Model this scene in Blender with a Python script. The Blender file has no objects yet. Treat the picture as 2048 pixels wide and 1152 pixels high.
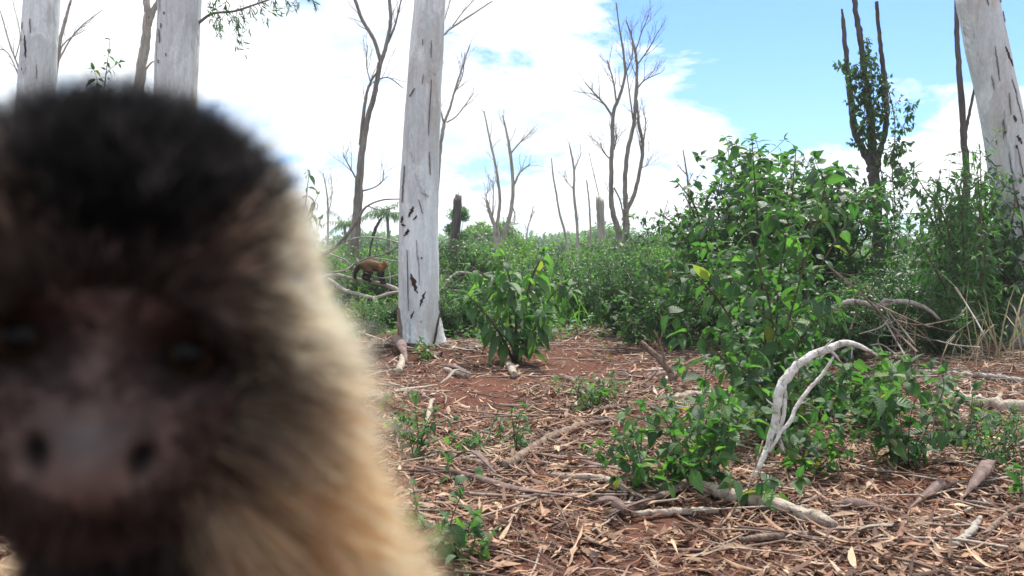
import bpy, math
import numpy as np
from mathutils import Vector, Matrix
RAD = math.radians
R = np.random.default_rng(11)
scene = bpy.context.scene
col = scene.collection

# ------------------------------------------------------------------ camera
F = 1926.0                      # focal length in pixels of a 2048 wide picture
CAMZ, PITCH = 0.65, RAD(1.81)
cam_d = bpy.data.cameras.new('camera')
cam_d.sensor_width = 36.0
cam_d.lens = 36.0 * F / 2048.0
cam_d.clip_start, cam_d.clip_end = 0.01, 2500.0
cam_d.dof.use_dof = True
cam_d.dof.focus_distance = 5.5
cam_d.dof.aperture_fstop = 13.0
cam = bpy.data.objects.new('camera', cam_d)
col.objects.link(cam)
cam.location = (0, 0, CAMZ)
cam.rotation_euler = (math.pi / 2 - PITCH, 0, 0)
scene.camera = cam

# ------------------------------------------------------------------ light, sky, exposure
SUN_EL, SUN_AZ = RAD(63), RAD(24)            # high, ahead of the camera and a little to the right
sun_dir = Vector((math.sin(SUN_AZ) * math.cos(SUN_EL), math.cos(SUN_AZ) * math.cos(SUN_EL), math.sin(SUN_EL)))
sun_d = bpy.data.lights.new('sun', 'SUN')
sun_d.energy = 5.0
sun_d.angle = RAD(0.6)
sun_d.color = (1.0, 0.95, 0.87)
sun = bpy.data.objects.new('sun', sun_d)
col.objects.link(sun)
sun.rotation_euler = sun_dir.to_track_quat('Z', 'Y').to_euler()
sun.location = (0, 0, 30)

world = bpy.data.worlds.new('World')
scene.world = world
world.use_nodes = True
wn = world.node_tree
wn.nodes.clear()
def N(nt, t, **kw):
    n = nt.nodes.new(t)
    for k, v in kw.items():
        if k.startswith('i_'):
            n.inputs[k[2:].replace('__', ' ')].default_value = v
        elif k.startswith('n_'):
            n.inputs[int(k[2:])].default_value = v
        else:
            setattr(n, k, v)
    return n
def ramp(nt, fac, stops, interp='LINEAR'):
    n = nt.nodes.new('ShaderNodeValToRGB')
    n.color_ramp.interpolation = interp
    el = n.color_ramp.elements
    while len(el) < len(stops):
        el.new(0.5)
    for e, (p, c) in zip(el, stops):
        e.position = p
        e.color = (c, c, c, 1) if isinstance(c, (int, float)) else (*c, 1)
    nt.links.new(fac, n.inputs[0])
    return n.outputs[0]
def math_n(nt, op, a, b=None, clamp=False):
    n = nt.nodes.new('ShaderNodeMath')
    n.operation = op
    n.use_clamp = clamp
    for i, v in enumerate((a, b)):
        if v is None:
            continue
        if isinstance(v, (int, float)):
            n.inputs[i].default_value = v
        else:
            nt.links.new(v, n.inputs[i])
    return n.outputs[0]
def mixc(nt, fac, a, b, mode='MIX'):
    n = nt.nodes.new('ShaderNodeMix')
    n.data_type = 'RGBA'
    n.blend_type = mode
    for i, v in ((0, fac), (6, a), (7, b)):
        if isinstance(v, (int, float)):
            n.inputs[i].default_value = v
        elif isinstance(v, tuple):
            n.inputs[i].default_value = (*v, 1) if len(v) == 3 else v
        else:
            nt.links.new(v, n.inputs[i])
    return n.outputs[2]

L = wn.links.new
sky = N(wn, 'ShaderNodeTexSky', sky_type='NISHITA', sun_disc=False, sun_elevation=SUN_EL, sun_rotation=SUN_AZ, altitude=300.0, air_density=1.0, dust_density=0.4, ozone_density=2.0)
tc = N(wn, 'ShaderNodeTexCoord')
sep = N(wn, 'ShaderNodeSeparateXYZ')
L(tc.outputs['Generated'], sep.inputs[0])
zz = math_n(wn, 'ADD', math_n(wn, 'MAXIMUM', sep.outputs[2], 0.0), 0.28)
cx = math_n(wn, 'DIVIDE', sep.outputs[0], zz)
cy = math_n(wn, 'DIVIDE', sep.outputs[1], zz)
cmb = N(wn, 'ShaderNodeCombineXYZ')
L(cx, cmb.inputs[0]); L(cy, cmb.inputs[1]); L(math_n(wn, 'MULTIPLY', sep.outputs[2], 1.6), cmb.inputs[2])
mp = N(wn, 'ShaderNodeMapping')
mp.inputs['Location'].default_value = (0.9, 2.35, 0.4)
L(cmb.outputs[0], mp.inputs[0])
n1 = N(wn, 'ShaderNodeTexNoise', i_Scale=2.3, i_Detail=9.0, i_Roughness=0.58, i_Distortion=0.2)
L(mp.outputs[0], n1.inputs['Vector'])
# one wide clear gap in the clouds, up and to the right
sq = N(wn, 'ShaderNodeVectorMath', operation='MULTIPLY'); sq.inputs[1].default_value = (1, 1, 1.9)
L(tc.outputs['Generated'], sq.inputs[0])
gap = N(wn, 'ShaderNodeVectorMath', operation='DOT_PRODUCT')
gd = Vector((0.335, 1.0, 0.27 * 1.9)).normalized()
nv = N(wn, 'ShaderNodeVectorMath', operation='NORMALIZE')
L(sq.outputs[0], nv.inputs[0])
L(nv.outputs[0], gap.inputs[0]); gap.inputs[1].default_value = gd
gapf = ramp(wn, gap.outputs['Value'], [(0.966, 0.0), (0.988, 0.75), (0.998, 1.0)])
cov = math_n(wn, 'SUBTRACT', math_n(wn, 'ADD', n1.outputs[0], 0.075), math_n(wn, 'MULTIPLY', gapf, 0.26))
cloud = ramp(wn, cov, [(0.45, 0.0), (0.50, 0.65), (0.58, 1.0)])
n2 = N(wn, 'ShaderNodeTexNoise', i_Scale=2.4, i_Detail=6.0, i_Roughness=0.6)
L(mp.outputs[0], n2.inputs['Vector'])
ccol = ramp(wn, n2.outputs[0], [(0.32, (6.4, 7.5, 8.7)), (0.58, (11.2, 11.4, 11.6))])
skyc = mixc(wn, 1.0, sky.outputs[0], (0.80, 1.16, 1.72), 'MULTIPLY')
skymix = mixc(wn, cloud, skyc, ccol)
bg = N(wn, 'ShaderNodeBackground', i_Strength=0.10)
L(skymix, bg.inputs[0])
wo = N(wn, 'ShaderNodeOutputWorld')
L(bg.outputs[0], wo.inputs[0])

scene.view_settings.view_transform = 'Standard'
scene.view_settings.look = 'None'
scene.view_settings.exposure = 0.40
scene.view_settings.gamma = 1.0
scene.view_settings.use_curve_mapping = False
scene.render.engine = 'CYCLES'
scene.cycles.use_denoising = True
scene.cycles.max_bounces = 8
scene.cycles.transparent_max_bounces = 8
scene.cycles.volume_bounces = 0
scene.cycles.sample_clamp_indirect = 6.0

# ------------------------------------------------------------------ geometry helpers
def gz(x, y):
    x = np.asarray(x, float); y = np.asarray(y, float)
    a = 0.018 * np.sin(1.7 * x + 0.6 * y) + 0.014 * np.sin(2.9 * y - 1.1 * x + 1.0) + 0.007 * np.sin(6.3 * x + 4.1 * y) + 0.006 * np.sin(9.0 * y - 5.0 * x)
    b = 0.05 * np.exp(-(((x + 0.62) / 0.55) ** 2 + ((y - 6.5) / 0.55) ** 2))
    return a + b
def P(px, py, Y):
    """world point seen at picture position px, py at the distance Y in front of the camera"""
    x = (px - 1024.0) / F; u = -(py - 576.0) / F
    d = np.array([x, math.cos(PITCH) + u * math.sin(PITCH), -math.sin(PITCH) + u * math.cos(PITCH)])
    return np.array([0, 0, CAMZ]) + d * (Y / d[1])
def G(px, py):
    """ground point under picture position px, py"""
    x = (px - 1024.0) / F; u = -(py - 576.0) / F
    d = np.array([x, math.cos(PITCH) + u * math.sin(PITCH), -math.sin(PITCH) + u * math.cos(PITCH)])
    t = -CAMZ / d[2]
    p = d * t
    for _ in range(6):
        t = (gz(p[0], p[1]) - CAMZ) / d[2]
        p = d * t
    return np.array([p[0], p[1], float(gz(p[0], p[1]))])
def unit(v):
    v = np.asarray(v, float)
    return v / np.maximum(np.linalg.norm(v, axis=-1, keepdims=True), 1e-9)

class MB:
    """collects vertices and faces, links them as ONE mesh object"""
    def __init__(s):
        s.v, s.l, s.c, s.t, s.uv, s.mi, s.n = [], [], [], [], [], [], 0
    def add(s, v, faces, tint=None, luv=None, mat=0):
        v = np.asarray(v, float).reshape(-1, 3)
        if not isinstance(faces, list):
            faces = [faces]
        for f in faces:
            f = np.asarray(f, int)
            if f.size == 0:
                continue
            s.l.append((f + s.n).ravel())
            s.c.append(np.full(len(f), f.shape[1], int))
            s.mi.append(np.full(len(f), mat, int))
        k = len(v)
        if tint is None:
            tint = (1, 1, 1)
        t = np.asarray(tint, float)
        s.t.append(np.broadcast_to(t, (k, 3)) if t.ndim == 1 else t)
        s.uv.append(np.zeros((k, 2)) if luv is None else luv)
        s.v.append(v)
        s.n += k
        return s
    def mesh(s, name, mats, smooth=True):
        me = bpy.data.meshes.new(name)
        if not s.v:
            return me
        v = np.concatenate(s.v); l = np.concatenate(s.l); c = np.concatenate(s.c)
        me.vertices.add(len(v)); me.vertices.foreach_set('co', v.ravel())
        me.loops.add(len(l)); me.loops.foreach_set('vertex_index', l)
        me.polygons.add(len(c))
        me.polygons.foreach_set('loop_start', np.concatenate([[0], np.cumsum(c)[:-1]]))
        me.polygons.foreach_set('loop_total', c)
        me.polygons.foreach_set('use_smooth', np.full(len(c), smooth))
        for m in (mats if isinstance(mats, (list, tuple)) else [mats]):
            me.materials.append(m)
        me.polygons.foreach_set('material_index', np.concatenate(s.mi))
        t = np.concatenate(s.t)
        a = me.attributes.new('tint', 'FLOAT_COLOR', 'POINT')
        a.data.foreach_set('color', np.c_[t, np.ones(len(t))].ravel())
        u = np.concatenate(s.uv)
        a = me.attributes.new('luv', 'FLOAT_VECTOR', 'POINT')
        a.data.foreach_set('vector', np.c_[u, np.zeros(len(u))].ravel())
        me.update(calc_edges=True)
        me.validate()
        return me
    def build(s, name, mats, parent=None, smooth=True, kind=None):
        return link(name, s.mesh(name, mats, smooth), parent, kind)
def link(name, me, parent=None, kind=None):
    o = bpy.data.objects.new(name, me)
    col.objects.link(o)
    if parent is not None:
        o.parent = parent
        o.location = -Vector(parent['_b']) if '_b' in parent else (0, 0, 0)
    if kind:
        o['kind'] = kind
    return o
def tag(o, label, cat, group=None, kind=None):
    o['label'] = label; o['category'] = cat
    if group: o['group'] = group
    if kind: o['kind'] = kind
    return o
def thing(name, label, cat, loc, group=None):
    o = bpy.data.objects.new(name, None)
    o.empty_display_size = 0.1
    o.location = [float(a) for a in loc]
    o['_b'] = [float(a) for a in loc]
    col.objects.link(o)
    return tag(o, label, cat, group)
def smooth_path(pts, n):
    """Catmull-Rom through the rows of pts (x, y, z, r)"""
    p = np.asarray(pts, float)
    if len(p) == 2:
        t = np.linspace(0, 1, n)[:, None]
        return p[0] * (1 - t) + p[1] * t
    q = np.vstack([2 * p[0] - p[1], p, 2 * p[-1] - p[-2]])
    q[0, 3:] = p[0, 3:]; q[-1, 3:] = p[-1, 3:]
    s = np.linspace(0, len(p) - 1, n)
    i = np.minimum(s.astype(int), len(p) - 2); t = (s - i)[:, None]
    a, b, c, d = q[i], q[i + 1], q[i + 2], q[i + 3]
    return 0.5 * (2 * b + (c - a) * t + (2 * a - 5 * b + 4 * c - d) * t ** 2 + (3 * b - a - 3 * c + d) * t ** 3)
def frames(path):
    p = path[:, :3]
    t = unit(np.gradient(p, axis=0))
    n = np.zeros_like(t)
    ref = np.array([0, 1, 0]) if abs(t[0, 1]) < 0.8 else np.array([1, 0, 0])
    v = unit(np.cross(t[0], ref)); n[0] = v
    for i in range(1, len(p)):
        v = v - t[i] * np.dot(v, t[i])
        v = v / max(np.linalg.norm(v), 1e-9)
        n[i] = v
    return t, n, np.cross(t, n)
def tube(path, sides=6, rough=0.0, cap=True, rng=None, jag=0.0):
    path = np.asarray(path, float)
    t, n, b = frames(path)
    k = len(path)
    a = np.arange(sides) * 2 * np.pi / sides
    r = np.maximum(path[:, 3], 1e-5)[:, None] * np.ones((1, sides))
    if rough:
        g = rng or R
        r = r * (1 + rough * g.standard_normal((k, sides)))
    v = path[:, None, :3] + r[..., None] * (np.cos(a)[None, :, None] * n[:, None] + np.sin(a)[None, :, None] * b[:, None])
    if jag:
        v[-1] += t[-1] * (jag * (rng or R).uniform(-0.3, 1, sides))[:, None]
    i = np.arange(k - 1)[:, None] * sides; j = np.arange(sides)[None]; j2 = (j + 1) % sides
    quads = np.stack([i + j, i + j2, i + sides + j2, i + sides + j], -1).reshape(-1, 4)
    v = v.reshape(-1, 3)
    faces = [quads]
    uv = np.stack([np.repeat(np.linspace(0, 1, k), sides), np.tile(np.arange(sides) / sides, k)], -1)
    if cap:
        v = np.vstack([v, path[0, :3], path[-1, :3]])
        uv = np.vstack([uv, [0, 0], [1, 0]])
        m = k * sides; jj = np.arange(sides); jn = (jj + 1) % sides
        faces.append(np.stack([jn, jj, np.full(sides, m)], -1))
        o = (k - 1) * sides
        faces.append(np.stack([o + jj, o + jn, np.full(sides, m + 1)], -1))
    return v, faces, uv
def add_tube(mb, path, sides=6, rough=0.0, tint=None, mat=0, rng=None, cap=True, jag=0.0):
    v, f, uv = tube(path, sides, rough, cap, rng, jag)
    mb.add(v, f, tint, uv, mat)
def leaf_template(ns, wid, fold=0.25, droop=0.25, shape='ovate', wav=0.0, seed=0):
    """a leaf of length one along +Y; three columns folded on the midrib"""
    g = np.random.default_rng(seed)
    t = np.linspace(0, 1, ns)
    if shape == 'ovate':
        w = np.sin(np.pi * np.clip(t, 0, 1) ** 0.72) * (1 - 0.25 * t)
    elif shape == 'lance':
        w = np.sin(np.pi * t ** 0.85)
    else:
        w = np.sin(np.pi * t ** 1.2)
    w = w / w.max() * wid * 0.5
    w[0] = 0.012; w[-1] = 0.004
    w[1:-1] *= 1 + wav * g.standard_normal(ns - 2)
    ang = droop * t * 1.6
    dy = np.concatenate([[0], np.cumsum(np.cos((ang[1:] + ang[:-1]) / 2) * np.diff(t))])
    dz = -np.concatenate([[0], np.cumsum(np.sin((ang[1:] + ang[:-1]) / 2) * np.diff(t))])
    v = []; uv = []
    for i in range(ns):
        wl = w[i] * (1 + wav * g.standard_normal() * 0.5)
        v += [(-wl, dy[i], dz[i] + fold * wl + wav * 0.06 * g.standard_normal()), (0, dy[i], dz[i]), (w[i], dy[i], dz[i] + fold * w[i] + wav * 0.06 * g.standard_normal())]
        uv += [(t[i], -1), (t[i], 0), (t[i], 1)]
    f = []
    for i in range(ns - 1):
        a = i * 3
        f += [(a, a + 1, a + 4, a + 3), (a + 1, a + 2, a + 5, a + 4)]
    return np.array(v), np.array(f), np.array(uv, float)
def orient(d, up, size):
    d = unit(d); s = unit(np.cross(d, up) + 1e-6); n = np.cross(s, d)
    return np.stack([s, d, n], -1) * np.asarray(size).reshape(-1, 1, 1)
def scatter(mb, temps, pos, M, tints, which=None, mat=0, rng=None):
    pos = np.asarray(pos, float); n = len(pos)
    if n == 0:
        return
    if which is None:
        which = (rng or R).integers(0, len(temps), n)
    for k, (tv, tf, tuv) in enumerate(temps):
        i = np.nonzero(which == k)[0]
        if len(i) == 0:
            continue
        v = np.einsum('nij,kj->nki', M[i], tv) + pos[i][:, None]
        f = tf[None] + (np.arange(len(i)) * len(tv))[:, None, None]
        t = np.repeat(np.asarray(tints)[i], len(tv), 0)
        mb.add(v.reshape(-1, 3), f.reshape(-1, tf.shape[1]), t, np.tile(tuv, (len(i), 1)), mat)

# ------------------------------------------------------------------ materials
def new_mat(name):
    m = bpy.data.materials.new(name)
    m.use_nodes = True
    m.node_tree.nodes.clear()
    return m, m.node_tree
def finish(nt, shader):
    o = nt.nodes.new('ShaderNodeOutputMaterial')
    nt.links.new(shader, o.inputs[0])
def principled(nt, color, rough=0.7, spec=0.3, normal=None):
    b = nt.nodes.new('ShaderNodeBsdfPrincipled')
    for key, v in (('Base Color', color), ('Roughness', rough), ('Specular IOR Level', spec), ('Normal', normal)):
        if v is None:
            continue
        if isinstance(v, (int, float)):
            b.inputs[key].default_value = v
        elif isinstance(v, tuple):
            b.inputs[key].default_value = (*v, 1)
        else:
            nt.links.new(v, b.inputs[key])
    return b.outputs[0]
def bump(nt, h, strength=0.5, dist=0.01):
    b = N(nt, 'ShaderNodeBump', i_Strength=strength, i_Distance=dist)
    nt.links.new(h, b.inputs['Height'])
    return b.outputs[0]
def noise(nt, scale, detail=5.0, rough=0.55, vec=None, stretch=None, dist=0.0):
    n = N(nt, 'ShaderNodeTexNoise', i_Scale=scale, i_Detail=detail, i_Roughness=rough, i_Distortion=dist)
    if vec is None:
        vec = nt.nodes.new('ShaderNodeTexCoord').outputs['Object']
    if stretch:
        m = nt.nodes.new('ShaderNodeMapping')
        m.inputs['Scale'].default_value = stretch
        nt.links.new(vec, m.inputs[0])
        vec = m.outputs[0]
    nt.links.new(vec, n.inputs['Vector'])
    return n.outputs[0]
def attr(nt, name):
    n = nt.nodes.new('ShaderNodeAttribute')
    n.attribute_name = name
    return n
def leaf_mat(name, lo, hi, rnd=False, trans=0.40, rough=0.5, veins=True, back=1.35):
    m, nt = new_mat(name)
    lk = nt.links.new
    if rnd:
        r = nt.nodes.new('ShaderNodeObjectInfo').outputs['Random']
        base = mixc(nt, r, lo, hi)
        r2 = math_n(nt, 'FRACT', math_n(nt, 'MULTIPLY', r, 37.7))
        base = mixc(nt, math_n(nt, 'MULTIPLY', math_n(nt, 'GREATER_THAN', r2, 0.955), 0.55), base, (0.24, 0.19, 0.04))
        r3 = math_n(nt, 'FRACT', math_n(nt, 'MULTIPLY', r, 91.3))
        base = mixc(nt, 1.0, base, ramp(nt, r3, [(0.0, (0.62, 0.68, 0.75)), (0.5, (1.0, 1.0, 1.0)), (1.0, (1.45, 1.25, 1.1))]), 'MULTIPLY')
        holes = noise(nt, 70.0, 2.0)
        base = mixc(nt, ramp(nt, holes, [(0.66, 0.0), (0.72, 0.55)]), base, (0.13, 0.085, 0.035))
    else:
        base = mixc(nt, 1.0, attr(nt, 'tint').outputs['Color'], hi, 'MULTIPLY')
    big = noise(nt, 9.0, 3.0)
    base = mixc(nt, ramp(nt, big, [(0.35, 0.0), (0.75, 0.45)]), base, lo)
    nrm = None
    if veins:
        s = N(nt, 'ShaderNodeSeparateXYZ')
        lk(attr(nt, 'luv').outputs['Vector'], s.inputs[0])
        av = math_n(nt, 'ABSOLUTE', s.outputs[1])
        mid = math_n(nt, 'LESS_THAN', av, 0.07)
        w = math_n(nt, 'SINE', math_n(nt, 'MULTIPLY', math_n(nt, 'SUBTRACT', s.outputs[0], math_n(nt, 'MULTIPLY', av, 0.22)), 48.0))
        vein = math_n(nt, 'MAXIMUM', mid, ramp(nt, w, [(0.82, 0.0), (0.97, 0.6)]))
        base = mixc(nt, math_n(nt, 'MULTIPLY', vein, 0.28), base, (0.16, 0.24, 0.08))
        nrm = bump(nt, math_n(nt, 'SUBTRACT', w, math_n(nt, 'MULTIPLY', mid, 2.0)), 0.35, 0.002)
    geo = nt.nodes.new('ShaderNodeNewGeometry')
    base2 = mixc(nt, geo.outputs['Backfacing'], base, mixc(nt, 1.0, base, (back, back * 0.98, back * 1.05), 'MULTIPLY'))
    p = principled(nt, base2, rough, 0.45, nrm)
    tr = nt.nodes.new('ShaderNodeBsdfTranslucent')
    lk(mixc(nt, 1.0, base2, (1.55, 2.0, 0.8), 'MULTIPLY'), tr.inputs[0])
    mx = N(nt, 'ShaderNodeMixShader', n_0=trans)
    lk(p, mx.inputs[1]); lk(tr.outputs[0], mx.inputs[2])
    finish(nt, mx.outputs[0])
    return m
def bark_mat(name, a, b, scale=18.0, stretch=(1, 1, 0.18), dark=(0.03, 0.025, 0.02), crack=0.5, bstr=0.7, rough=0.85):
    m, nt = new_mat(name)
    n = noise(nt, scale, 6.0, 0.62, None, stretch, 0.3)
    c = mixc(nt, ramp(nt, n, [(0.35, 0.0), (0.65, 1.0)]), a, b)
    n2 = noise(nt, scale * 2.3, 5.0, 0.6, None, (stretch[0], stretch[1], stretch[2] * 0.5))
    c = mixc(nt, math_n(nt, 'MULTIPLY', ramp(nt, n2, [(0.34, 1.0), (0.45, 0.0)]), crack), c, dark)
    finish(nt, principled(nt, c, rough, 0.2, bump(nt, math_n(nt, 'ADD', n, n2), bstr, 0.02)))
    return m
def tint_mat(name, rough=0.8, trans=0.0, spec=0.25, nscale=60.0, bstr=0.3):
    m, nt = new_mat(name)
    n = noise(nt, nscale, 3.0)
    c = mixc(nt, 1.0, attr(nt, 'tint').outputs['Color'], ramp(nt, n, [(0.3, 0.68), (0.7, 1.18)]), 'MULTIPLY')
    sh = principled(nt, c, rough, spec, bump(nt, n, bstr, 0.004))
    if trans:
        tr = nt.nodes.new('ShaderNodeBsdfTranslucent')
        nt.links.new(c, tr.inputs[0])
        mx = N(nt, 'ShaderNodeMixShader', n_0=trans)
        nt.links.new(sh, mx.inputs[1]); nt.links.new(tr.outputs[0], mx.inputs[2])
        sh = mx.outputs[0]
    finish(nt, sh)
    return m
def euc_mat():
    m, nt = new_mat('pale_eucalyptus_bark')
    big = noise(nt, 2.6, 5.0, 0.6, None, (1, 1, 0.45), 0.6)
    fine = noise(nt, 26.0, 7.0, 0.65, None, (1, 1, 0.12))
    mott = noise(nt, 60.0, 4.0, 0.6, None, (1, 1, 0.5))
    c = mixc(nt, ramp(nt, big, [(0.44, 0.0), (0.50, 1.0)]), (0.71, 0.745, 0.755), (0.555, 0.58, 0.585))
    c = mixc(nt, math_n(nt, 'MULTIPLY', ramp(nt, noise(nt, 3.3, 4.0, 0.6, None, (1, 1, 0.22), 0.4), [(0.56, 0.0), (0.72, 1.0)]), 0.55), c, (0.43, 0.33, 0.24))
    c = mixc(nt, 0.8, c, ramp(nt, fine, [(0.3, 0.74), (0.6, 1.06)]), 'MULTIPLY')
    c = mixc(nt, 0.7, c, ramp(nt, mott, [(0.3, 0.8), (0.65, 1.05)]), 'MULTIPLY')
    ck = ramp(nt, noise(nt, 16.0, 4.0, 0.5, None, (1, 1, 0.06), 0.2), [(0.30, 1.0), (0.345, 0.0)])
    c = mixc(nt, math_n(nt, 'MULTIPLY', ck, 0.55), c, (0.12, 0.10, 0.085))
    h = math_n(nt, 'ADD', math_n(nt, 'MULTIPLY', ramp(nt, big, [(0.44, 0.0), (0.50, 1.0)]), 1.2), math_n(nt, 'SUBTRACT', fine, math_n(nt, 'MULTIPLY', ck, 1.0)))
    finish(nt, principled(nt, c, 0.72, 0.22, bump(nt, h, 0.45, 0.012)))
    return m
EUC = euc_mat()
DEAD = bark_mat('dead_grey_bark', (0.15, 0.125, 0.105), (0.27, 0.24, 0.215))
DEADPALE = bark_mat('dead_pale_bark', (0.27, 0.235, 0.20), (0.42, 0.39, 0.35))
DARKB = bark_mat('dark_weathered_bark', (0.055, 0.043, 0.042), (0.12, 0.10, 0.095))
WHITEW = bark_mat('bleached_white_wood', (0.52, 0.47, 0.42), (0.78, 0.75, 0.71), 30.0, (1, 1, 1), (0.13, 0.10, 0.08), 0.75)
LOGM = bark_mat('weathered_log_wood', (0.30, 0.24, 0.19), (0.48, 0.41, 0.34), 26.0, (1, 1, 1), (0.07, 0.05, 0.04), 0.6)
STICK = bark_mat('brown_stick_wood', (0.12, 0.075, 0.058), (0.33, 0.245, 0.19), 40.0, (1, 1, 1), (0.05, 0.035, 0.03), 0.5)
BARKCURL = bark_mat('curled_bark', (0.095, 0.06, 0.053), (0.235, 0.165, 0.146), 22.0, (1, 1, 1), (0.07, 0.045, 0.038), 0.5, 0.4, 0.7)
STEM = bark_mat('green_brown_stem', (0.07, 0.055, 0.035), (0.15, 0.115, 0.07), 60.0)
SCAR = bark_mat('dark_bark_scar', (0.035, 0.022, 0.017), (0.10, 0.06, 0.045), 80.0, (1, 1, 0.5))
CRACK = bark_mat('grey_bark_crack', (0.15, 0.135, 0.125), (0.28, 0.25, 0.235), 80.0, (1, 1, 0.5))
LEAF_A = leaf_mat('broad_leaf', (0.022, 0.075, 0.027), (0.058, 0.138, 0.042), True)
LEAF_B = leaf_mat('dark_leaf', (0.017, 0.056, 0.024), (0.040, 0.098, 0.036), True)
LEAF_C = leaf_mat('fresh_leaf', (0.055, 0.14, 0.032), (0.10, 0.21, 0.055), True)
FOL = leaf_mat('foliage', (0.021, 0.066, 0.024), (0.056, 0.128, 0.040), False, 0.40, 0.45, False)
FOLV = leaf_mat('foliage_veined', (0.021, 0.070, 0.026), (0.056, 0.132, 0.042), False, 0.38, 0.42, True)
GRASS = leaf_mat('grass_blade', (0.05, 0.12, 0.025), (0.11, 0.20, 0.045), False, 0.4, 0.5, False)
LITTER = tint_mat('dry_litter', 0.72, 0.12, 0.3, 45.0)
DRY = tint_mat('dry_stalk', 0.8, 0.1)

# ------------------------------------------------------------------ ground
def grow_axis(lo, hi, step, far, ratio):
    a = list(np.arange(lo, hi + 1e-6, step))
    s = step
    while a[-1] < far:
        s *= ratio; a.append(a[-1] + s)
    return a
ys = np.array(grow_axis(0.4, 9.0, 0.045, 900.0, 1.22))
yb = np.array(grow_axis(0.0, 0.5, 0.1, 12.0, 1.4))
ys = np.concatenate([0.4 - yb[1:][::-1], ys])
xp = np.array(grow_axis(0.0, 4.5, 0.05, 900.0, 1.25))
xs = np.concatenate([-xp[1:][::-1], xp])
XX, YY = np.meshgrid(xs, ys)
near = np.exp(-(np.maximum(np.hypot(XX, YY - 4) - 8, 0) / 6) ** 2)
micro = 0.004 * R.standard_normal(XX.shape) * near
ZZ = gz(XX, YY) * near + micro
gv = np.stack([XX, YY, ZZ], -1).reshape(-1, 3)
nx = len(xs); i = np.arange(len(ys) - 1)[:, None] * nx; j = np.arange(nx - 1)[None]
gf = np.stack([i + j, i + j + 1, i + nx + j + 1, i + nx + j], -1).reshape(-1, 4)
m, nt = new_mat('red_soil')
n_a = noise(nt, 1.3, 6.0, 0.6)
n_b = noise(nt, 22.0, 8.0, 0.7)
n_c = noise(nt, 140.0, 3.0, 0.6)
c = mixc(nt, ramp(nt, n_a, [(0.35, 0.0), (0.7, 1.0)]), (0.125, 0.048, 0.033), (0.175, 0.078, 0.054))
c = mixc(nt, ramp(nt, n_b, [(0.42, 0.0), (0.62, 0.75)]), c, (0.11, 0.052, 0.036))
c = mixc(nt, ramp(nt, n_c, [(0.56, 0.0), (0.68, 0.55)]), c, (0.30, 0.19, 0.13))
pos_y = N(nt, 'ShaderNodeSeparateXYZ')
nt.links.new(nt.nodes.new('ShaderNodeTexCoord').outputs['Object'], pos_y.inputs[0])
c = mixc(nt, ramp(nt, math_n(nt, 'DIVIDE', pos_y.outputs[1], 60.0), [(0.16, 0.0), (0.30, 1.0)]), c, mixc(nt, n_a, (0.05, 0.075, 0.025), (0.11, 0.10, 0.045)))
finish(nt, principled(nt, c, 0.95, 0.1, bump(nt, math_n(nt, 'ADD', n_b, n_c), 0.8, 0.02)))
SOIL = m
g = MB().add(gv, gf)
gobj = g.build('ground', SOIL, None, True, 'structure')

# ------------------------------------------------------------------ leaf litter, twigs, chips (nobody could count them)
def litter_density(x, y):
    px = 1024 + x / y * F; py = 515 + CAMZ * F / y
    d = 0.62 + 0.38 * np.sin(1.9 * x + 0.8 * y + 0.5) * np.sin(2.3 * y - 0.7 * x + 1.2)
    # bare red earth: the trodden path through the middle, and small patches
    bare = np.exp(-(((px - 940) / 190) ** 2 + ((py - 795) / 52) ** 2)) * 1.0
    bare = np.maximum(bare, 0.85 * np.exp(-(((px - 1130) / 170) ** 2 + ((py - 728) / 38) ** 2)))
    bare = np.maximum(bare, 0.8 * np.exp(-(((px - 1290) / 110) ** 2 + ((py - 845) / 20) ** 2)))
    bare = np.maximum(bare, 0.75 * np.exp(-(((px - 1320) / 90) ** 2 + ((py - 1065) / 28) ** 2)))
    bare = np.maximum(bare, 0.7 * np.exp(-(((px - 1090) / 90) ** 2 + ((py - 1020) / 22) ** 2)))
    bare = np.maximum(bare, 0.7 * np.exp(-(((px - 1960) / 70) ** 2 + ((py - 1065) / 30) ** 2)))
    e = np.sin(4.1 * x + 2.3 * y) * np.sin(3.7 * y - 3.1 * x + 2.0) + 0.6 * np.sin(8.3 * x - 5.1 * y + 1.0) * np.sin(7.9 * y + 2.0 * x)
    return np.clip((0.62 + 0.38 * d) * (0.80 + 0.34 * e) * (1 - 0.90 * np.clip(bare * 1.15, 0, 1)), 0.02, 1)
def sample_floor(n, y0=1.35, y1=10.5, pad=0.9, power=1.0):
    y = y0 + (y1 - y0) * R.random(n * 4) ** power
    w = 0.60 * y + pad
    keep = R.random(len(y)) < w / (0.60 * y1 + pad)
    y = y[keep]; w = w[keep]
    x = R.uniform(-1, 1, len(y)) * w
    k = R.random(len(y)) < litter_density(x, y)
    return x[k][:n], y[k][:n]
PAL = np.array([(0.40, 0.29, 0.20), (0.52, 0.41, 0.30), (0.26, 0.165, 0.12), (0.15, 0.085, 0.062), (0.33, 0.23, 0.175), (0.21, 0.115, 0.08), (0.46, 0.385, 0.315), (0.30, 0.13, 0.06), (0.11, 0.068, 0.055)])
PW = np.array([0.19, 0.12, 0.16, 0.17, 0.11, 0.08, 0.05, 0.03, 0.09])
ltemps = [leaf_template(5, w, fo, dr, 'lance', 0.12, s) for w, fo, dr, s in ((0.10, 0.5, 0.3, 1), (0.13, -0.6, -0.35, 2), (0.08, 0.7, 0.5, 3), (0.15, 0.3, -0.25, 4), (0.06, 0.9, 0.15, 5), (0.18, -0.7, 0.5, 6))]
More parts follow.
